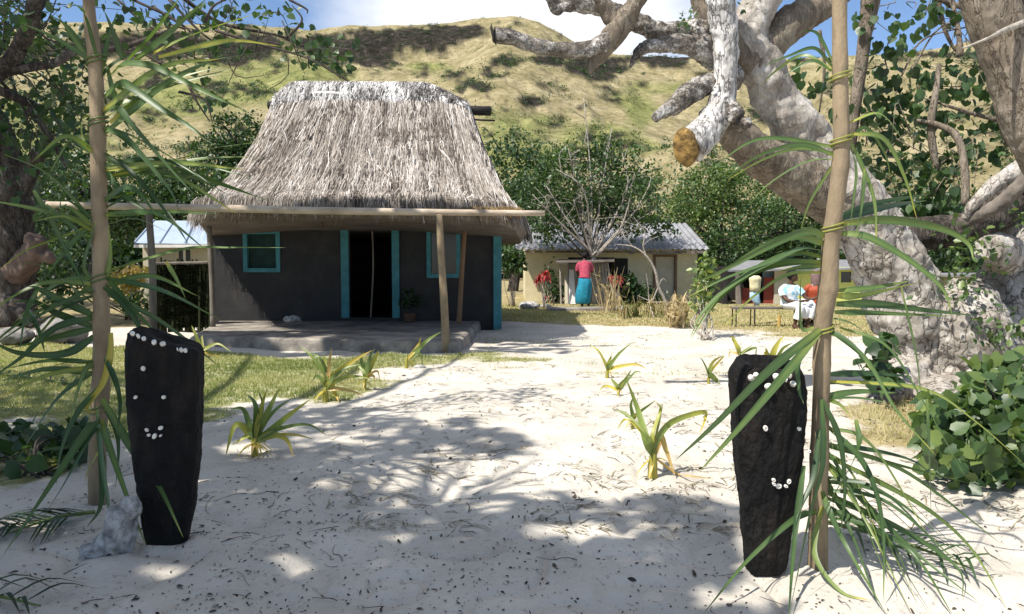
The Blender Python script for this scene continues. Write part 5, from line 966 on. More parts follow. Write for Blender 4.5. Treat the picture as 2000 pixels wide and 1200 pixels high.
L = [([(245, 125), (297, 70), (352, -6)], 15, YQ, 4.8, .32), ([(262, 121), (332, 63), (405, -4)], 15, YQ, 4.9, .34), ([(300, 105), (385, 66), (497, 28)], 13, YQ, 4.8, .5), ([(310, 112), (420, 84), (472, 80), (548, 91)], 11, YQ, 4.8, .5), ([(176, 125), (140, 70), (107, 24)], 12, YQ, 4.9, .4), ([(240, 118), (224, 70), (203, 20)], 13, YQ, 4.9, .12), ([(215, 150), (245, 126), (297, 130), (350, 154), (420, 189), (482, 218)], 17, YQ, 4.5, .3), ([(205, 190), (235, 164), (262, 175), (315, 213), (367, 245), (418, 284)], 19, YQ, 4.5, .28), ([(200, 225), (228, 210), (252, 238), (297, 290), (350, 350), (402, 402)], 15, YQ, 4.5, .26), ([(200, 250), (240, 265), (280, 305), (332, 371), (352, 416)], 15, YQ, 4.6, .22),
 ([(215, 255), (245, 262), (315, 297), (385, 343), (452, 398)], 15, YQ, 4.6, .26), ([(205, 330), (350, 311), (392, 294), (527, 275)], 11, YQ, 4.9, .5), ([(210, 345), (367, 315), (437, 308), (520, 307)], 11, YQ, 5.0, .5), ([(210, 390), (385, 343), (455, 329), (510, 310)], 12, YQ, 5.1, .36), ([(204, 408), (280, 367), (350, 322)], 15, YQ, 5.0, .2), ([(215, 240), (280, 185), (332, 157), (436, 129)], 12, YQ, 5.1, .4), ([(200, 240), (165, 228), (160, 262), (174, 296)], 8, YQ, 4.9, .55), ([(210, 130), (222, 180), (240, 230), (262, 262)], 12, YQ, 5.0, .25), ([(190, 160), (230, 120), (300, 95)], 14, YQ, 5.0, .2), ([(200, 140), (210, 80), (230, 20)], 10, YQ, 5.1, .3), ([(205, 300), (260, 340), (330, 420), (370, 480)], 11, YQ, 4.6, .2), ([(206, 330), (240, 380), (300, 420)], 12, YQ, 4.8, .18),
 ([(180, 435), (140, 475), (112, 510), (88, 545)], 10, YQ, 4.8, .34), ([(205, 545), (245, 517), (300, 500), (340, 486)], 9, YQ, 4.8, .25), ([(207, 530), (357, 487), (450, 484), (560, 484)], 8, YQ, 4.6, .42), ([(210, 540), (237, 580), (275, 620), (308, 655)], 13, YQ, 4.7, .3), ([(190, 620), (125, 590), (75, 565), (48, 560)], 18, YQ, 4.7, .14), ([(185, 640), (112, 612), (70, 590), (20, 590)], 16, YQ, 4.7, .16), ([(185, 595), (125, 550), (100, 530), (57, 515), (-10, 536)], 10, YQ, 4.6, .3), ([(66, 372), (100, 430), (130, 492), (178, 585)], 12, 4.8, 4.95, .2), ([(190, 640), (100, 660), (0, 685)], 15, YQ, 4.7, .18), ([(75, 562), (50, 617), (38, 690)], 12, 4.8, 4.6, .28), ([(57, 605), (75, 642), (88, 690)], 12, 4.8, 4.6, .28), ([(180, 440), (117, 465), (50, 490), (-10, 534)], 8, YQ, 4.7, .5), ([(188, 620), (110, 640), (40, 700), (-20, 740)], 16, YQ, 4.5, .18), ([(325, 512), (345, 545), (363, 584)], 10, 4.8, 4.7, .45), ([(190, 560), (165, 520), (180, 460), (188, 430)], 11, YQ, 4.9, .3), ([(204, 560), (216, 500), (212, 440)], 12, YQ, 4.9, .35), ([(90, 400), (150, 450), (175, 470)], 9, 4.8, 4.95, .3), ([(188, 655), (130, 690), (40, 690), (-30, 660)], 18, YQ, 4.6, .15),
 ([(217, 650), (215, 695), (200, 750), (168, 795), (185, 806), (232, 793)], 14, 4.9, 4.85, .72), ([(192, 820), (180, 830), (125, 910), (75, 985), (2, 1090)], 21, 4.9, 4.2, .2), ([(192, 830), (178, 850), (130, 940), (68, 1034)], 17, 4.9, 4.3, .25), ([(190, 800), (200, 900), (215, 1000), (222, 1097)], 17, 4.85, 4.1, .2), ([(200, 820), (210, 860), (245, 960), (287, 1070)], 17, 4.85, 4.1, .22), ([(200, 780), (260, 880), (310, 950), (358, 1050)], 19, 4.85, 3.95, .26), ([(205, 795), (225, 830), (232, 880), (225, 960)], 15, 4.9, 4.6, .15), ([(196, 880), (190, 890), (172, 920), (166, 945)], 12, 4.9, 4.8, .72), ([(205, 700), (225, 740), (235, 790), (228, 850)], 14, 4.9, 4.5, .14), ([(190, 840), (150, 870), (90, 880), (60, 900)], 12, 4.9, 4.6, .2), ([(196, 860), (200, 920), (196, 990), (170, 1030)], 15, 4.9, 4.5, .18), ([(190, 760), (150, 810), (120, 880), (110, 950)], 14, 4.9, 4.6, .16)]
for (bx, by, ex, ey, k) in [(200, 240, 470, 120, 4), (200, 330, 480, 400, 6), (192, 440, 20, 420, 5), (194, 560, 0, 640, 7), (200, 420, 380, 470, 4), (188, 130, 90, 60, 3), (192, 700, 20, 800, 6), (200, 560, 340, 640, 4), (186, 300, 60, 380, 4)]:
    for i in range(k):
        e = (ex+rng.normal()*45, ey+rng.normal()*50); b0 = (bx+rng.normal()*3, by+rng.normal()*14); m0 = ((b0[0]*.5+e[0]*.5), (b0[1]*.5+e[1]*.5)-rng.uniform(5, 45)); L.append(([b0, m0, e], rng.uniform(9, 15), YQ, 5+rng.uniform(-.6, .3), rng.uniform(.15, .5)))
leafset(lp, L, rng)
for x, y in ((188, 120), (193, 240), (197, 545), (196, 800)):
    mb = MB(); c = P(x, y, YQ); a = np.linspace(0, 4.4*math.pi, 40); mb.tube(np.stack([c[0]+.053*np.cos(a), c[1]+.053*np.sin(a), c[2]+np.linspace(-.03, .03, 40)+.012*np.cos(a)], 1), .006, n=40, seg=5, tint=.6); mb.build('tie', M['palm'], lp, True)
# cut palm leaves lying on the ground
def fallen(label, a, b_, n, seed, tint=.3, w=9):
    g = G(*a); t = thing('fallen_palm_leaf', label, 'palm leaf', (g[0], g[1], 0)); rng = np.random.default_rng(seed); mb = MB(); A, B = G(*a), G(*b_)
    mb.tube([A+[0, 0, .03], (A+B)/2+[0, 0, .05], B+[0, 0, .02]], [.014, .01, .004], n=8, seg=5, tint=.7)
    for k in range(n):
        u = .08+.9*k/n; c = A+(B-A)*u; d = unit((B-A)[None])[0]; s_ = np.array([-d[1], d[0], 0])*(1 if k % 2 else -1); L_ = .45*(1-.5*u); e = c+(d*.7+s_*rng.uniform(.3, .8))*L_
        mb.ribbon([c+[0, 0, .04], (c+e)/2+[0, 0, .07+.03*rng.random()], e+[0, 0, .02+gz0(e[0], e[1])]], .014, n=7, tint=np.clip(tint+rng.normal()*.1, 0, 1), fold=.3)
    mb.build('leaflets', M['palm'], t, True)
fallen('cut palm leaf lying on sand at the foot of the left pole', (185, 1010), (10, 1052), 26, 3, .25); fallen('cut palm leaf trailing along the lower left corner', (-130, 1172), (80, 1192), 10, 4, .1); fallen('dry palm leaf lying in the shade left of the left pole', (170, 760), (-120, 720), 26, 5, .12); fallen('palm leaf spread on sand behind the right pole', (1615, 1030), (1900, 1120), 22, 6, .25)

# ================================================================== ROCKS
def rock(name, label, c, r, m, seed, vox=.02, extra=()):
    mb = MB(); mb.ball((c[0], c[1], c[2]+r[2]*.75), r, 28, 18, .5, seed)
    for (o_, rr, s_) in extra: mb.ball((c[0]+o_[0], c[1]+o_[1], c[2]+o_[2]), rr, 20, 14, .5, s_)
    o = mb.build(name, M[m], None, True, origin=c); remesh(o, vox, .05*max(r), .5*max(r), 1); return tag(o, label, 'rock')
c = G(225, 1092); rock('coral_rock', 'pale grey lump of coral rock leaning at the foot of the left black post', c+[.01, .05, 0], (.075, .08, .17), 'coral', 3, .007, [((-.06, 0, .07), (.07, .07, .09), 5), ((-.12, -.02, .03), (.08, .07, .05), 7), ((.05, .02, .24), (.055, .06, .07), 9)])
c = G(125, 668); rock('boulder', 'broad grey boulder behind the palm leaves at the left', c, (.42, .4, .27), 'stone', 11, .03)
c = G(28, 672); rock('boulder', 'low grey boulder at the left picture edge', c, (.3, .3, .16), 'stone', 12, .03)
for (px, py, s_, lb) in [(1033, 603, .28, 'flat pale stone in the grass between the hut and the red leaved plant'), (1065, 602, .16, 'small pale stone beside the red leaved plant'), (1215, 608, .22, 'grey stone at the foot of the dry brown weeds'), (820, 722, .09, 'white stone at the foot of the young lily near the verandah step'), (570, 629, .16, 'small white lump standing for dappled light on the verandah floor')]:
    c = G(px, py) if py != 629 else P(px, py, 15.8); rock('stone', lb, c, (s_, s_*.7, s_*.42), 'coral', int(px), .02)  # the one on the verandah floor is added for a dapple of light
pa = G(1130, 606); mb = MB(); mb.box(pa[0]-.9, pa[0]+.9, pa[1]-.5, pa[1]+.5, .0, .07); tag(mb.build('door_slab', M['concrete'], None, origin=pa), 'flat concrete slab on the grass in front of the lean-to shed', 'slab')

# ================================================================== YOUNG LILY PLANTS
def lily(label, px, py, leaves, Y=None, stem=0, seed=1, dead=6):
    g = G(px, py); Y = g[1]; g[2] = gz0(g[0], g[1]) if abs(g[0]) < 8 and Y < 15 else 0; t = thing('lily_plant', label, 'plant', g, 'young lily plants along the path'); rng = np.random.default_rng(seed); mb = MB(); sc_ = F/Y
    h = max([py-min(p[1] for p in l[0]) for l in leaves])/sc_
    mb.tube([g-[0, 0, .03], g+[0, 0, h*.14], g+[.005, 0, h*.3]], [.022*h/.4, .02*h/.4, .012*h/.4], n=7, seg=7, tint=.86)
    for k in range(dead):
        a = rng.uniform(0, 6.28); r = h*rng.uniform(.12, .35); mb.ribbon([g+[0, 0, h*.2], g+[math.cos(a)*r*.5, math.sin(a)*r*.5, h*rng.uniform(.08, .22)], g+[math.cos(a)*r, math.sin(a)*r, .012]], .008+.012*h, n=7, tint=rng.uniform(.88, 1.0), fold=.4)
    mb.build('stalk', M['leaf'], t, True)
    for k, (pts, w, tn) in enumerate(leaves):
        q = [g+[0, 0, h*.22]]+[P(x, y, Y+(-.12+.24*rng.random())*(i+1)/len(pts)*h*2) for i, (x, y) in enumerate(pts)]
        for p in q: p[2] = max(p[2], g[2]+.01)
        mb = MB(); mb.ribbon(q, w/sc_*.55, n=18, roll=rng.normal()*.4, fold=.35, tint=np.clip(np.atleast_1d(tn)+.16+rng.normal()*.04, 0, 1) if not np.isscalar(tn) else min(tn+.16+rng.normal()*.04, 1), tip=1.0, face=(.3, -1, .5), base=.5); mb.build('leaf', M['palm'], t, True)
    return t
lily('large tired lily plant with yellow leaf ends at the left edge of the sand', 498, 888, [([(490, 850), (460, 830), (440, 905)], 17, .62), ([(520, 850), (560, 815), (606, 780)], 17, [.5, .6, .8]), ([(505, 840), (530, 790), (545, 758)], 15, [.45, .6, .75]), ([(490, 840), (475, 800), (448, 800)], 13, .5), ([(500, 830), (498, 790), (482, 770)], 15, .42), ([(540, 840), (600, 830), (640, 852)], 9, .5), ([(530, 850), (560, 860), (574, 898)], 14, [.6, .85]), ([(515, 830), (540, 800), (575, 775)], 12, .5), ([(490, 850), (470, 860), (452, 870)], 11, .7), ([(505, 820), (515, 780), (520, 765)], 10, .7), ([(545, 850), (580, 850), (612, 858)], 8, .8), ([(500, 835), (512, 795), (505, 762)], 12, .4)], seed=1, dead=16)
lily('lily plant with long yellow arching leaves at the edge of the left lawn', 636, 782, [([(640, 740), (612, 700), (585, 676)], 11, .55), ([(645, 740), (690, 705), (728, 684)], 13, [.6, .85]), ([(642, 730), (645, 700), (648, 680)], 9, .8), ([(636, 740), (635, 710), (632, 690)], 9, .6), ([(655, 745), (690, 735), (735, 742)], 9, .6), ([(645, 750), (655, 770), (662, 787)], 12, [.6, .85]), ([(650, 740), (675, 720), (705, 712)], 10, .5), ([(632, 745), (618, 735), (610, 745)], 8, .5), ([(640, 735), (625, 700), (605, 690)], 9, .5), ([(660, 760), (690, 765), (712, 775)], 8, .9)], seed=2, dead=9)
lily('small drooping lily plant behind the long yellow leaved one', 712, 760, [([(714, 730), (705, 700), (712, 685)], 11, .5), ([(720, 725), (735, 695), (741, 685)], 10, [.5, .7]), ([(722, 730), (738, 725), (742, 745)], 9, .85), ([(712, 730), (700, 715), (695, 730)], 8, .6), ([(718, 720), (724, 695), (732, 682)], 10, .45), ([(720, 735), (730, 735), (733, 752)], 7, .8)], seed=3)
lily('pale leaning lily sprout just in front of the verandah step', 794, 722, [([(810, 690), (835, 665), (862, 648)], 11, .58), ([(806, 690), (818, 672), (822, 658)], 7, .75), ([(812, 690), (822, 695), (825, 715)], 9, .55), ([(800, 700), (805, 715), (803, 722)], 5, .8)], seed=4, dead=1)
lily('lily sprout behind the left black carved post', 396, 700, [([(388, 670), (380, 650), (374, 636)], 8, .66), ([(400, 682), (425, 672), (452, 688)], 8, .6), ([(396, 680), (394, 660), (396, 655)], 6, .7), ([(402, 690), (420, 695), (432, 702)], 5, .8), ([(392, 690), (382, 690), (376, 696)], 6, .6)], seed=5, dead=4)
lily('tall lily plant with a hanging tan leaf on the bright sand right of the path', 1275, 928, [([(1262, 860), (1245, 800), (1222, 738)], 18, [.55, .6, .6]), ([(1282, 860), (1310, 825), (1370, 805), (1378, 815), (1366, 850)], 14, [.6, .62, .7, .85]), ([(1280, 850), (1290, 810), (1294, 788)], 11, .58), ([(1288, 855), (1300, 880), (1318, 930)], 19, [.85, .9, .95]), ([(1265, 860), (1240, 830), (1220, 820), (1205, 840)], 10, .75), ([(1275, 850), (1290, 800), (1280, 785)], 9, .66), ([(1320, 925), (1345, 930), (1400, 936)], 6, .92), ([(1262, 850), (1225, 810), (1200, 800)], 7, .6)], seed=6, dead=3)
lily('lily plant half hidden behind the tall one with the tan leaf', 1236, 846, [([(1235, 810), (1232, 790), (1240, 770)], 9, .5), ([(1242, 810), (1262, 795), (1280, 783)], 9, .55), ([(1228, 815), (1212, 805), (1198, 798)], 5, .55), ([(1240, 812), (1250, 815), (1262, 830)], 6, .7)], seed=7, dead=2)
lily('lily sprout with a yellow bent tip in the middle of the sand', 1186, 742, [([(1190, 715), (1210, 690), (1234, 670)], 8, .52), ([(1188, 712), (1192, 700), (1194, 690)], 8, .58), ([(1182, 710), (1168, 685), (1150, 672)], 6, .75), ([(1196, 720), (1240, 712), (1262, 720)], 9, [.7, .85])], seed=8, dead=2)
lily('low lily sprout with curled yellow leaf in front of the bent tipped one', 1208, 778, [([(1206, 755), (1198, 745), (1192, 738)], 8, .6), ([(1212, 752), (1222, 740), (1234, 720)], 10, .56), ([(1202, 760), (1182, 754), (1170, 764)], 7, .8), ([(1212, 760), (1240, 728), (1252, 728)], 6, .5)], seed=9, dead=2)
lily('lily sprout standing alone on the sand nearest the right black post', 1384, 752, [([(1380, 722), (1372, 705), (1366, 698)], 6, .5), ([(1386, 722), (1395, 705), (1414, 694)], 8, [.6, .85]), ([(1390, 735), (1400, 745), (1407, 753)], 12, .58), ([(1388, 725), (1410, 700), (1416, 696)], 6, .7)], seed=10, dead=2)
lily('lily sprout with one broad pointed leaf further back near the dry lawn', 1444, 702, [([(1440, 680), (1430, 660), (1427, 660)], 11, [.6, .7]), ([(1448, 690), (1462, 680), (1470, 674)], 5, .6), ([(1438, 690), (1426, 688), (1424, 698)], 6, .85), ([(1474, 680), (1476, 690), (1478, 704)], 5, .55)], seed=11, dead=1)
lily('yellow leaved lily plant rising behind the right black post', 1508, 722, [([(1498, 700), (1495, 685), (1494, 678)], 12, .86), ([(1510, 690), (1520, 670), (1532, 656)], 12, [.6, .68]), ([(1516, 700), (1530, 680), (1548, 670)], 9, .6), ([(1505, 700), (1500, 690), (1498, 682)], 8, .55)], seed=12, dead=2)

# ================================================================== SHRUBS AND WEEDS
def shrub(name, label, lst, seed, size, t0, t1, base, stems=10, tmpl=HEART, droop=.2, m='dtwig', cat='shrub', facing=None):
    rng = np.random.default_rng(seed); base = np.array(base, float); t = thing(name, label, cat, base); pos = []
    for px, py, Y, rx, ry, k in lst:
        pos.append(np.array([P(px+np.clip(rng.normal(), -1.7, 1.7)*rx, py+np.clip(rng.normal(), -1.7, 1.7)*ry, Y+rng.normal()*.2) for _ in range(k)]))
    pos = np.vstack(pos); pos = pos[pos[:, 2] > .04]; mb = MB()
    for i in rng.choice(len(pos), min(stems, len(pos)), False):
        e = pos[i]; mb.tube([base+rng.normal(size=3)*[.08, .08, 0], (base+e)/2+rng.normal(size=3)*.06, e], [.012, .008, .004], n=8, seg=5)
    mb.build('stems', M[m], t, True); tt = t0+(t1-t0)*rng.random(len(pos)); V, Fs, tn = cards(pos, size, tt, tmpl, droop, rng, facing); link('leaves', V, Fs, M['leaf'], t, False, tn); return t
shrub('round_leaf_shrub', 'low sprawling shrub with round bright green leaves in the lower right', [(1870, 860, 5.9, 40, 45, 285), (1940, 830, 5.9, 45, 50, 330), (1990, 880, 5.6, 30, 45, 240), (1900, 910, 5.6, 50, 30, 225), (1830, 820, 6.1, 24, 26, 120), (1930, 750, 6.2, 26, 26, 135), (1985, 760, 6.2, 30, 40, 180), (2060, 850, 5.8, 40, 60, 200), (1850, 900, 5.7, 26, 20, 60)], 41, .098, .28, .7, G(1930, 930), 22, facing=(-.4, -.7, .6))
shrub('vine_shrub', 'dark small leaved vine growing at the left foot of the dead tree', [(1725, 700, 8.6, 16, 24, 40), (1705, 720, 8.6, 16, 16, 30), (1740, 740, 8.4, 14, 14, 20)], 42, .13, .15, .45, G(1725, 770), 10)
shrub('ground_vine', 'dark green creeping leaves on the shaded ground left of the left pole', [(60, 870, 6.6, 60, 22, 130), (130, 890, 6.2, 30, 18, 70), (0, 910, 6, 50, 18, 80), (150, 860, 6.3, 20, 18, 40), (-60, 880, 6.2, 50, 30, 100)], 43, .12, .12, .4, G(80, 930), 8, facing=(0, -.4, .9))
shrub('croton_shrub', 'croton shrub with mottled orange and green leaves beside the dry lawn', [(1375, 545, 15.6, 13, 18, 190), (1382, 515, 15.6, 8, 8, 50), (1372, 585, 15.6, 12, 14, 120)], 44, .11, .35, .8, G(1376, 664), 4, OVAL, .1, m='twig')
mb = MB(); rng = np.random.default_rng(6); cb = G(1376, 664); ct = bpy.data.objects['croton_shrub']
for k in range(8): e = P(1364+rng.random()*24, 600, 15.6); mb.tube([cb+rng.normal(size=3)*[.07, .05, 0], (cb+e)/2+rng.normal(size=3)*[.15, .05, 0], e], .014, n=8, seg=5)
mb.build('stems', M['twig'], ct, True)
RED = [(0, (.16, .012, .02)), (.5, (.42, .03, .05)), (1, (.6, .12, .12))]; M['redleaf'] = leafmat('red_leaves', RED, .4, .35)
def redplant(label, px, py, tops, seed, n):
    rng = np.random.default_rng(seed); g = G(px, py); t = thing('red_leaved_plant', label, 'plant', g); Y = g[1]; mb = MB(); lm = MB()
    for (x, y, s_) in tops:
        c = P(x, y, Y); mb.tube([g, (g+c)/2+rng.normal(size=3)*.04, c], .015, n=6, seg=5)
        for k in range(n): d = unit(rng.normal(size=(1, 3))+[[0, -.2, .5]])[0]; e = c+d*s_/F*Y*rng.uniform(.7, 1.1); lm.ribbon([c, (c+e)/2+[0, 0, .04], e-[0, 0, .03]], .035, n=6, tint=rng.random(), fold=.3)
    mb.build('stem', M['twig'], t, True); lm.build('leaves', M['redleaf'], t)
redplant('tall red leaved plant in front of the cream house wall', 1062, 603, [(1054, 546, 15), (1066, 538, 14), (1050, 552, 12), (1070, 548, 10)], 3, 26); redplant('low pink red plant at the foot of the tall red leaved one', 1065, 600, [(1066, 585, 10)], 5, 26); redplant('dark red plant behind the dry weeds by the shed', 1208, 597, [(1210, 550, 14), (1200, 552, 10), (1194, 545, 9)], 7, 20)
shrub('green_bush', 'dark green bush against the cream wall right of the dry weeds', [(1228, 560, 26.5, 8, 14, 160), (1250, 570, 26.5, 14, 10, 200), (1232, 545, 26.6, 5, 6, 50), (1275, 582, 26.4, 16, 6, 130)], 45, .16, .08, .42, G(1240, 594), 6, OVAL)
shrub('green_bush', 'green bush against the cream wall left of the lean-to shed', [(1078, 560, 26.8, 7, 16, 140), (1092, 575, 26.8, 8, 10, 120), (1072, 530, 27, 5, 8, 40)], 46, .15, .1, .45, G(1080, 596), 6, OVAL)
shrub('slender_shrub', 'slender pale stemmed shrub between the hut corner and the cream house', [(1000, 505, 24.5, 14, 10, 260), (1006, 520, 24.5, 12, 8, 120), (990, 495, 24.5, 8, 8, 80)], 47, .15, .2, .55, G(1000, 600), 12, OVAL, m='twig')
shrub('russet_shrub', 'shrub with russet brown leaves behind the left pole', [(250, 545, 19, 18, 9, 260), (245, 565, 19, 16, 10, 140), (265, 530, 19, 14, 6, 90)], 48, .13, .86, 1.1, G(252, 625), 10, OVAL); bpy.data.objects['russet_shrub'].children[1].data.materials[0] = leafmat('russet_leaves', [(0, (.09, .03, .012)), (.9, (.22, .075, .025)), (1, (.34, .15, .06))], .5, .3); shrub('green_bush', 'dark bush on the ground left of the woven screen', [(262, 590, 18.5, 14, 10, 200), (120, 560, 20, 22, 16, 300), (100, 520, 21, 24, 20, 300)], 49, .14, .15, .6, G(262, 625), 8, OVAL)
def weeds(label, px0, px1, py, top, n, seed, tints, Y=None, w=.02):
    rng = np.random.default_rng(seed); g = G((px0+px1)/2, py); t = thing('dry_weeds', label, 'weeds', g); mb = MB()
    for k in range(n):
        b0 = G(rng.uniform(px0, px1), py+rng.uniform(-5, 4)); h = (py-rng.uniform(top, top+(py-top)*.5))/F*b0[1]; e = b0+np.array([rng.normal()*.22*h, rng.normal()*.1, h])
        if k % 3: mb.tube([b0, (b0+e)/2+rng.normal(size=3)*.04, e], [.012, .009, .005], n=6, seg=4, tint=rng.uniform(*tints))
        else: mb.ribbon([b0, (b0+e)/2+rng.normal(size=3)*.08, e+rng.normal(size=3)*.1], w, n=7, tint=rng.uniform(*tints))
        if k % 2: q = b0+(e-b0)*rng.uniform(.3, .9); mb.ribbon([q, q+rng.normal(size=3)*.1+[0, 0, .05], q+rng.normal(size=3)*.22-[0, 0, .05]], w*1.6, n=6, tint=rng.uniform(*tints))
    mb.build('stalks', M['weed'], t)
M['weed'] = leafmat('dry_weed', [(0, (.11, .085, .045)), (.75, (.12, .14, .045)), (.82, (.26, .2, .1)), (1, (.42, .33, .19))], .8, .15, .1)
weeds('tall dry straw coloured weeds beside the lean-to shed', 1172, 1206, 610, 520, 34, 1, (.8, 1.05)); weeds('clump of dry brown weeds at the edge of the sandy path', 1306, 1336, 638, 570, 70, 2, (.92, 1.1), w=.035); weeds('low dry weeds below the twisted bare branch', 1205, 1300, 620, 575, 46, 3, (.6, 1.0)); weeds('yellow green weeds on the stones by the shed', 1222, 1245, 618, 588, 20, 4, (.65, .85), w=.03)
ts = thing('twisted_sapling', 'bare pale twisted sapling in front of the cream house door', 'tree', G(1304, 618)); mb = MB(); Yz = G(1304, 618)[1]
for L, r in [([(1304, 618), (1300, 590), (1286, 560), (1280, 530), (1262, 500), (1236, 482), (1205, 478)], [.05, .045, .04, .035, .03, .02, .008]), ([(1262, 500), (1256, 480), (1260, 455), (1250, 440), (1238, 425)], [.02, .018, .014, .01, .006]), ([(1300, 590), (1275, 590), (1246, 578)], [.02, .018, .008]), ([(1275, 588), (1284, 565), (1294, 545), (1302, 552)], [.02, .018, .012, .006]), ([(1278, 622), (1268, 590), (1266, 560), (1262, 535)], [.02, .018, .012, .006]), ([(1236, 482), (1226, 470), (1216, 455)], [.014, .01, .005]), ([(1256, 480), (1270, 468), (1288, 462)], [.012, .008, .004])]:
    mb.tube([P(x, y, Yz) if i or y < 610 else G(x, y) for i, (x, y) in enumerate(L)], r, n=18, seg=7, wob=.1)
mb.build('branches', M['twig'], ts, True)

# ================================================================== PEOPLE
def figure(name, label, loc, tubes, balls, vox=.011, m='skin'):
    t = thing(name, label, 'person', loc); o_ = np.array(loc, float); mb = MB()
    for pts, r in tubes: mb.tube(np.array(pts)+o_, r, n=max(6, 5*len(pts)), seg=12)
    for c, r in balls: mb.ball(np.array(c)+o_, r, 16, 12)
    o = mb.build('body', M[m], t, True); remesh(o, vox, 0, .1, 2); return t, o_
def cloth(name, t, o_, rings_, m, seg=26, wob=.05, seed=1):
    """a garment lofted through ellipses (centre, rx, ry)"""
    mb = MB(); a = np.arange(seg)*2*math.pi/seg; rg = []
    for i, (c, rx, ry) in enumerate(rings_):
        k = 1+wob*(np.sin(a*7+i*.4+seed)*.5+fbm(np.cos(a)*2+seed, np.sin(a)*2+i*.4, seed, 2)); rg.append(np.array(c)+o_+np.stack([rx*np.cos(a)*k, ry*np.sin(a)*k, np.zeros(seg)], 1))
    mb.rings(rg); return mb.build(name, M[m], t, True)
def sleeve(mb, o_, pts, r): mb.tube(np.array(pts)+o_, r, n=12, seg=12, wob=.06)
def hand(tb, w, d, s_=1):
    """palm, four fingers and a thumb from the wrist w along d"""
    w = np.array(w, float); d = unit(np.array([d], float))[0]; u = unit(np.cross(d, [0.1, .2, 1])[None])[0]; dn = np.cross(d, u)
    tb.append(([w, w+d*.05*s_, w+d*.085*s_], [.024, .036, .034]))
    for k, l in zip((-1.5, -.5, .5, 1.5), (.062, .075, .078, .06)): b0 = w+d*.08*s_+u*k*.018; tb.append(([b0, b0+d*l*.5, b0+d*l*.85-dn*l*.35], [.010, .009, .0075]))
    b0 = w+d*.03*s_+u*.03; tb.append(([b0, b0+u*.025+d*.03, b0+u*.025+d*.06], [.011, .010, .008]))
# woman seen from behind, stooping towards the shed
g = G(1141, 597); g = np.array([g[0]*24.9/25.3, 24.9, 0]); tb = [([(-.09, 0, .03), (-.09, .02, .45), (-.10, .0, .86)], [.045, .055, .09]), ([(.11, .02, .03), (.11, .02, .45), (.09, 0, .86)], [.045, .055, .09]), ([(-.09, -.05, .03), (-.09, .02, .035), (-.09, .12, .025)], [.035, .045, .03]), ([(.11, -.05, .03), (.11, .02, .035), (.11, .12, .025)], [.035, .045, .03]), ([(0, 0, .84), (0, .05, 1.0), (0, .14, 1.2), (.0, .22, 1.36)], [.16, .14, .15, .10]), ([(0, .22, 1.36), (0, .28, 1.46)], [.055, .055]), ([(-.17, .2, 1.33), (-.22, .22, 1.1), (-.19, .38, .95)], [.055, .045, .032]), ([(.17, .2, 1.33), (.22, .22, 1.1), (.19, .38, .98)], [.055, .045, .032])]
hand(tb, (-.19, .38, .95), (.1, .8, .2)); hand(tb, (.19, .38, .98), (-.1, .8, .2))
t, o_ = figure('person', 'person seen from behind in a rose top and turquoise skirt by the lean-to shed', g, tb, [((0, .33, 1.53), (.078, .095, .115)), ((0, .42, 1.5), (.02, .03, .03))])
cloth('skirt', t, o_, [((-.07, 0, .1), .2, .17), ((-.07, 0, .12), .22, .19), ((-.06, 0, .3), .24, .2), ((-.03, -.02, .55), .23, .2), ((0, -.02, .72), .215, .19), ((0, 0, .84), .2, .175), ((0, .02, .93), .16, .14)], 'bluecloth', seed=2, wob=.1)
mb = MB(); mb.tube(np.array([(-.02, -.01, .84), (0, .03, .98), (0, .1, 1.15), (0, .17, 1.28), (0, .215, 1.37)])+o_, [.185, .165, .18, .19, .1], n=20, seg=18, wob=.06)
for s_ in (-1, 1): sleeve(mb, o_, [(s_*.12, .18, 1.34), (s_*.2, .205, 1.24), (s_*.225, .22, 1.08)], [.075, .07, .06])
remesh(mb.build('top', M['pinkcloth'], t, True), .014, 0, .1, 2)
mb = MB(); mb.ball(np.array((0, .30, 1.55))+o_, (.10, .105, .12), 18, 12, .15, 3); mb.ball(np.array((0, .2, 1.57))+o_, (.06, .06, .06), 12, 8, .2, 4); mb.build('hair', M['hair'], t, True)
# man seated sideways on the bench in white
YM = 17.7; g = np.array([P(1553, 600, YM)[0], YM, 0]); tb = [([(-.12, .06, .5), (-.12, .05, .64), (-.13, .02, .80), (-.12, -.0, .93)], [.14, .135, .15, .10]), ([(-.12, 0, .92), (-.09, -.02, 1.02)], [.055, .05]),
 ([(-.17, .02, .5), (-.12, -.18, .5), (-.03, -.36, .47)], [.085, .075, .055]), ([(-.03, -.36, .47), (-.08, -.36, .25), (-.13, -.34, .06)], [.055, .048, .034]), ([(-.05, .06, .5), (.14, -.06, .52), (.26, -.2, .5)], [.085, .075, .055]), ([(.26, -.2, .5), (.22, -.24, .28), (.16, -.28, .07)], [.055, .048, .034]),
 ([(-.14, -.32, .05), (-.12, -.4, .04), (-.09, -.5, .025)], [.035, .042, .028]), ([(.15, -.26, .05), (.17, -.34, .04), (.2, -.44, .025)], [.035, .042, .028]),
 ([(-.29, -.02, .86), (-.30, -.1, .7), (-.24, -.2, .6)], [.055, .048, .042]), ([(-.24, -.2, .6), (-.08, -.3, .57), (.08, -.34, .6)], [.042, .036, .027]), ([(.04, .03, .87), (.14, -.04, .74), (.2, -.1, .64)], [.055, .048, .042]), ([(.2, -.1, .64), (.3, -.16, .62), (.38, -.2, .66)], [.042, .036, .027]), ([(-.29, -.02, .86), (-.12, 0, .90), (.04, .03, .87)], [.06, .07, .06])]
hand(tb, (.08, -.34, .6), (1, -.1, .1)); hand(tb, (.38, -.2, .66), (1, -.1, .1))
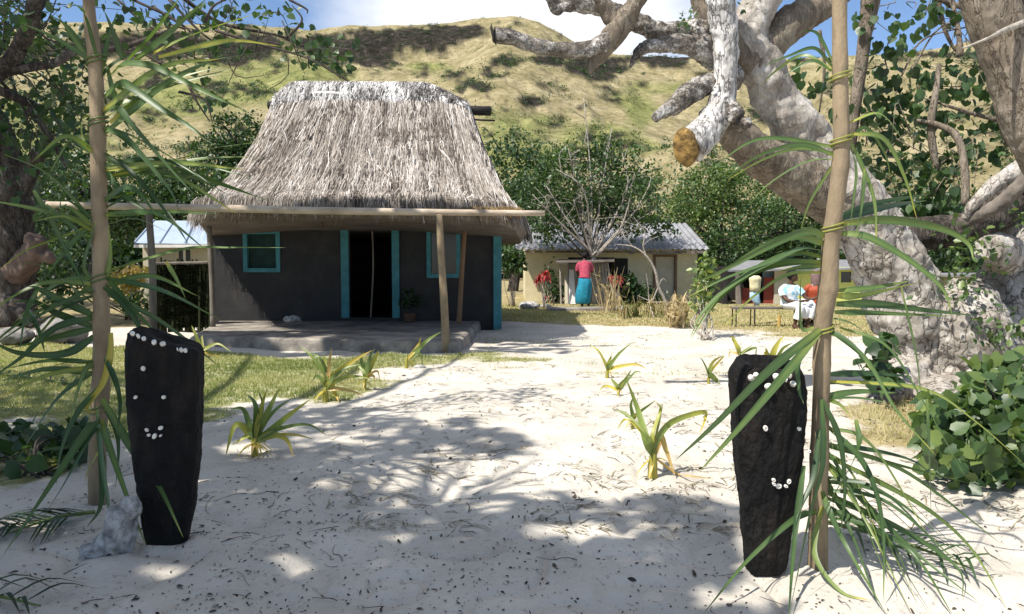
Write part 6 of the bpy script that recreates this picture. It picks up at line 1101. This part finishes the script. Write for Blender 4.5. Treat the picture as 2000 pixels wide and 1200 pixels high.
hc = np.array((-.06, -.03, 1.10)); fd = unit(np.array([[.75, -.62, -.2]]))[0]; sdv = np.array([fd[1], -fd[0], 0])
t, o_ = figure('person', 'seated person with black curly hair in white clothes on the low bench', g, tb, [(hc, (.085, .085, .115)), (hc+fd*.085+[0, 0, -.01], (.017, .017, .025)), (hc+fd*.07+[0, 0, -.055], (.03, .03, .022)), (hc+sdv*.085, (.014, .02, .03)), (hc-sdv*.085, (.014, .02, .03))], .009)
for s_ in (-1, 1): mb = MB(); mb.ball(hc+fd*.078+sdv*s_*.032+[0, 0, .018]+o_, (.012, .012, .009), 8, 6); mb.build('eye', M['hair'], t, True)
mb = MB(); mb.ball(hc+fd*.092+[0, 0, -.058]+o_, (.022, .018, .006), 8, 6); mb.build('mouth', M['redpanel'], t, True)
mb = MB(); mb.ball(hc-fd*.035+[0, 0, .045]+o_, (.125, .12, .115), 20, 14, .18, 5); mb.build('hair', M['hair'], t, True)
mb = MB(); mb.tube(np.array([(-.12, .06, .47), (-.12, .05, .62), (-.13, .02, .80), (-.12, 0, .935)])+o_, [.185, .175, .185, .1], n=18, seg=18, wob=.07)
sleeve(mb, o_, [(-.2, -.0, .88), (-.3, -.05, .8), (-.30, -.12, .68)], [.09, .085, .075]); sleeve(mb, o_, [(-.03, .02, .88), (.08, .0, .8), (.15, -.06, .72)], [.09, .085, .075]); remesh(mb.build('shirt', M['patterncloth'], t, True), .014, 0, .1, 2)
mb = MB(); sleeve(mb, o_, [(-.16, .06, .5), (-.12, -.18, .5), (-.02, -.38, .47), (-.06, -.39, .3), (-.09, -.38, .2)], [.13, .115, .09, .085, .09]); sleeve(mb, o_, [(-.06, .08, .5), (.14, -.06, .52), (.28, -.22, .5), (.24, -.27, .32), (.2, -.28, .22)], [.13, .115, .09, .085, .09]); mb.tube(np.array([(-.0, -.1, .48), (.09, -.26, .4), (.06, -.3, .22)])+o_, [.1, .13, .1], n=10, seg=12); remesh(mb.build('wrap_skirt', M['whitecloth'], t, True), .014, 0, .1, 2)
# companion in rust red beside the pole, back turned
YC = 18.1; g = np.array([P(1592, 600, YC)[0], YC, 0]); tb = [([(0, 0, .5), (0, 0, .7), (0, -.02, .86), (0, -.02, .93)], [.14, .14, .14, .08]), ([(0, -.02, .92), (0, -.02, 1.02)], [.06, .055]), ([(-.08, .02, .5), (-.09, .25, .5), (-.09, .42, .47), (-.09, .42, .25), (-.09, .4, .06)], [.085, .075, .055, .05, .035]), ([(.08, .02, .5), (.09, .25, .5), (.09, .42, .47), (.09, .42, .25), (.09, .4, .06)], [.085, .075, .055, .05, .035]), ([(-.09, .38, .05), (-.09, .46, .04), (-.09, .56, .025)], [.035, .042, .028]), ([(.09, .38, .05), (.09, .46, .04), (.09, .56, .025)], [.035, .042, .028]), ([(-.17, 0, .87), (-.2, .03, .68), (-.17, .2, .56)], [.055, .046, .03]), ([(.17, 0, .87), (.2, .03, .68), (.17, .2, .56)], [.055, .046, .03])]
hand(tb, (-.17, .2, .56), (.2, 1, 0)); hand(tb, (.17, .2, .56), (-.2, 1, 0))
t, o_ = figure('person', 'seated person in rust red top and brown head wrap half behind the pole', g, tb, [((0, .0, 1.1), (.085, .1, .115)), ((0, .1, 1.08), (.018, .02, .025))])
mb = MB(); mb.tube(np.array([(0, 0, .45), (0, 0, .62), (0, -.02, .80), (0, -.02, .92)])+o_, [.18, .17, .175, .09], n=18, seg=18, wob=.06)
for s_ in (-1, 1): sleeve(mb, o_, [(s_*.1, -.01, .88), (s_*.19, .0, .82), (s_*.205, .03, .67)], [.075, .072, .06])
remesh(mb.build('top', M['rustcloth'], t, True), .014, 0, .1, 2); cloth('collar', t, o_, [((0, -.02, .885), .12, .11), ((0, -.02, .90), .115, .10), ((0, -.02, .915), .1, .09)], 'whitecloth')
mb = MB(); mb.tube(np.array([(0, -.02, .9), (0, -.01, 1.02), (0, .0, 1.14), (0, .0, 1.235)])+o_, [.095, .112, .11, .03], n=16, seg=16, wob=.04); mb.build('head_wrap', M['mauvecloth'], t, True)
cloth('skirt', t, o_, [((0, .36, .12), .17, .13), ((0, .3, .3), .19, .2), ((0, .18, .5), .2, .3), ((0, .05, .57), .18, .18)], 'rustcloth', seed=5)
# bench
YBn = 18.0; bt = thing('bench', 'long low plank bench on thin metal legs under the seated people', 'bench', (P(1530, 604, YBn)[0], YBn, 0)); x0 = P(1440, 0, YBn)[0]; x1 = P(1615, 0, YBn)[0]; mb = MB(); mb.box(x0, x1, YBn-.16, YBn+.2, .385, .425); mb.build('seat', M['greywood'], bt)
for px in (1445, 1482, 1570, 1580, 1588, 1612):
    x = P(px, 0, YBn)[0]; mb = MB(); mb.tube([(x, YBn-.13, .385), (x, YBn-.14, 0)], .014, n=3, seg=6); mb.tube([(x, YBn+.17, .385), (x, YBn+.18, 0)], .014, n=3, seg=6); mb.build('leg', M['interior'], bt)
x = P(1533, 0, YBn-.15)[0]; sb = thing('stool_post', 'short yellow wooden post beside the seated person in white', 'post', (x, YBn-.2, 0)); mb = MB(); mb.rings([np.array([(x+.035*math.cos(a), YBn-.2+.035*math.sin(a), z) for a in np.arange(8)*math.pi/4]) for z in (0, .1, .2, .26)]); mb.build('shaft', M['ochre'], sb)
# cloth hung on a post
xg = P(1485, 0, 18.6)[0]; cg = thing('hanging_clothes', 'cream garment over pale blue cloth hung on a thin post above the bench', 'clothes', (xg, 18.6, 0)); o_ = np.array([xg, 18.6, 0]); mb = MB(); mb.tube([o_, o_+[0, 0, 1.1]], .02, n=4, seg=6); mb.build('post', M['greywood'], cg)
cloth('cream_garment', cg, o_, [((0, 0, .74), .115, .07), ((0, 0, .85), .12, .07), ((0, 0, .98), .125, .075), ((0, 0, 1.0), .135, .085), ((0, 0, 1.06), .13, .08), ((0, 0, 1.1), .08, .05)], 'creamcloth', seed=3, wob=.1)
cloth('blue_cloth', cg, o_, [((.07, 0, .42), .03, .02), ((.05, 0, .5), .08, .04), ((.0, 0, .6), .11, .05), ((0, 0, .755), .105, .06)], 'paleblue', seed=4, wob=.12)
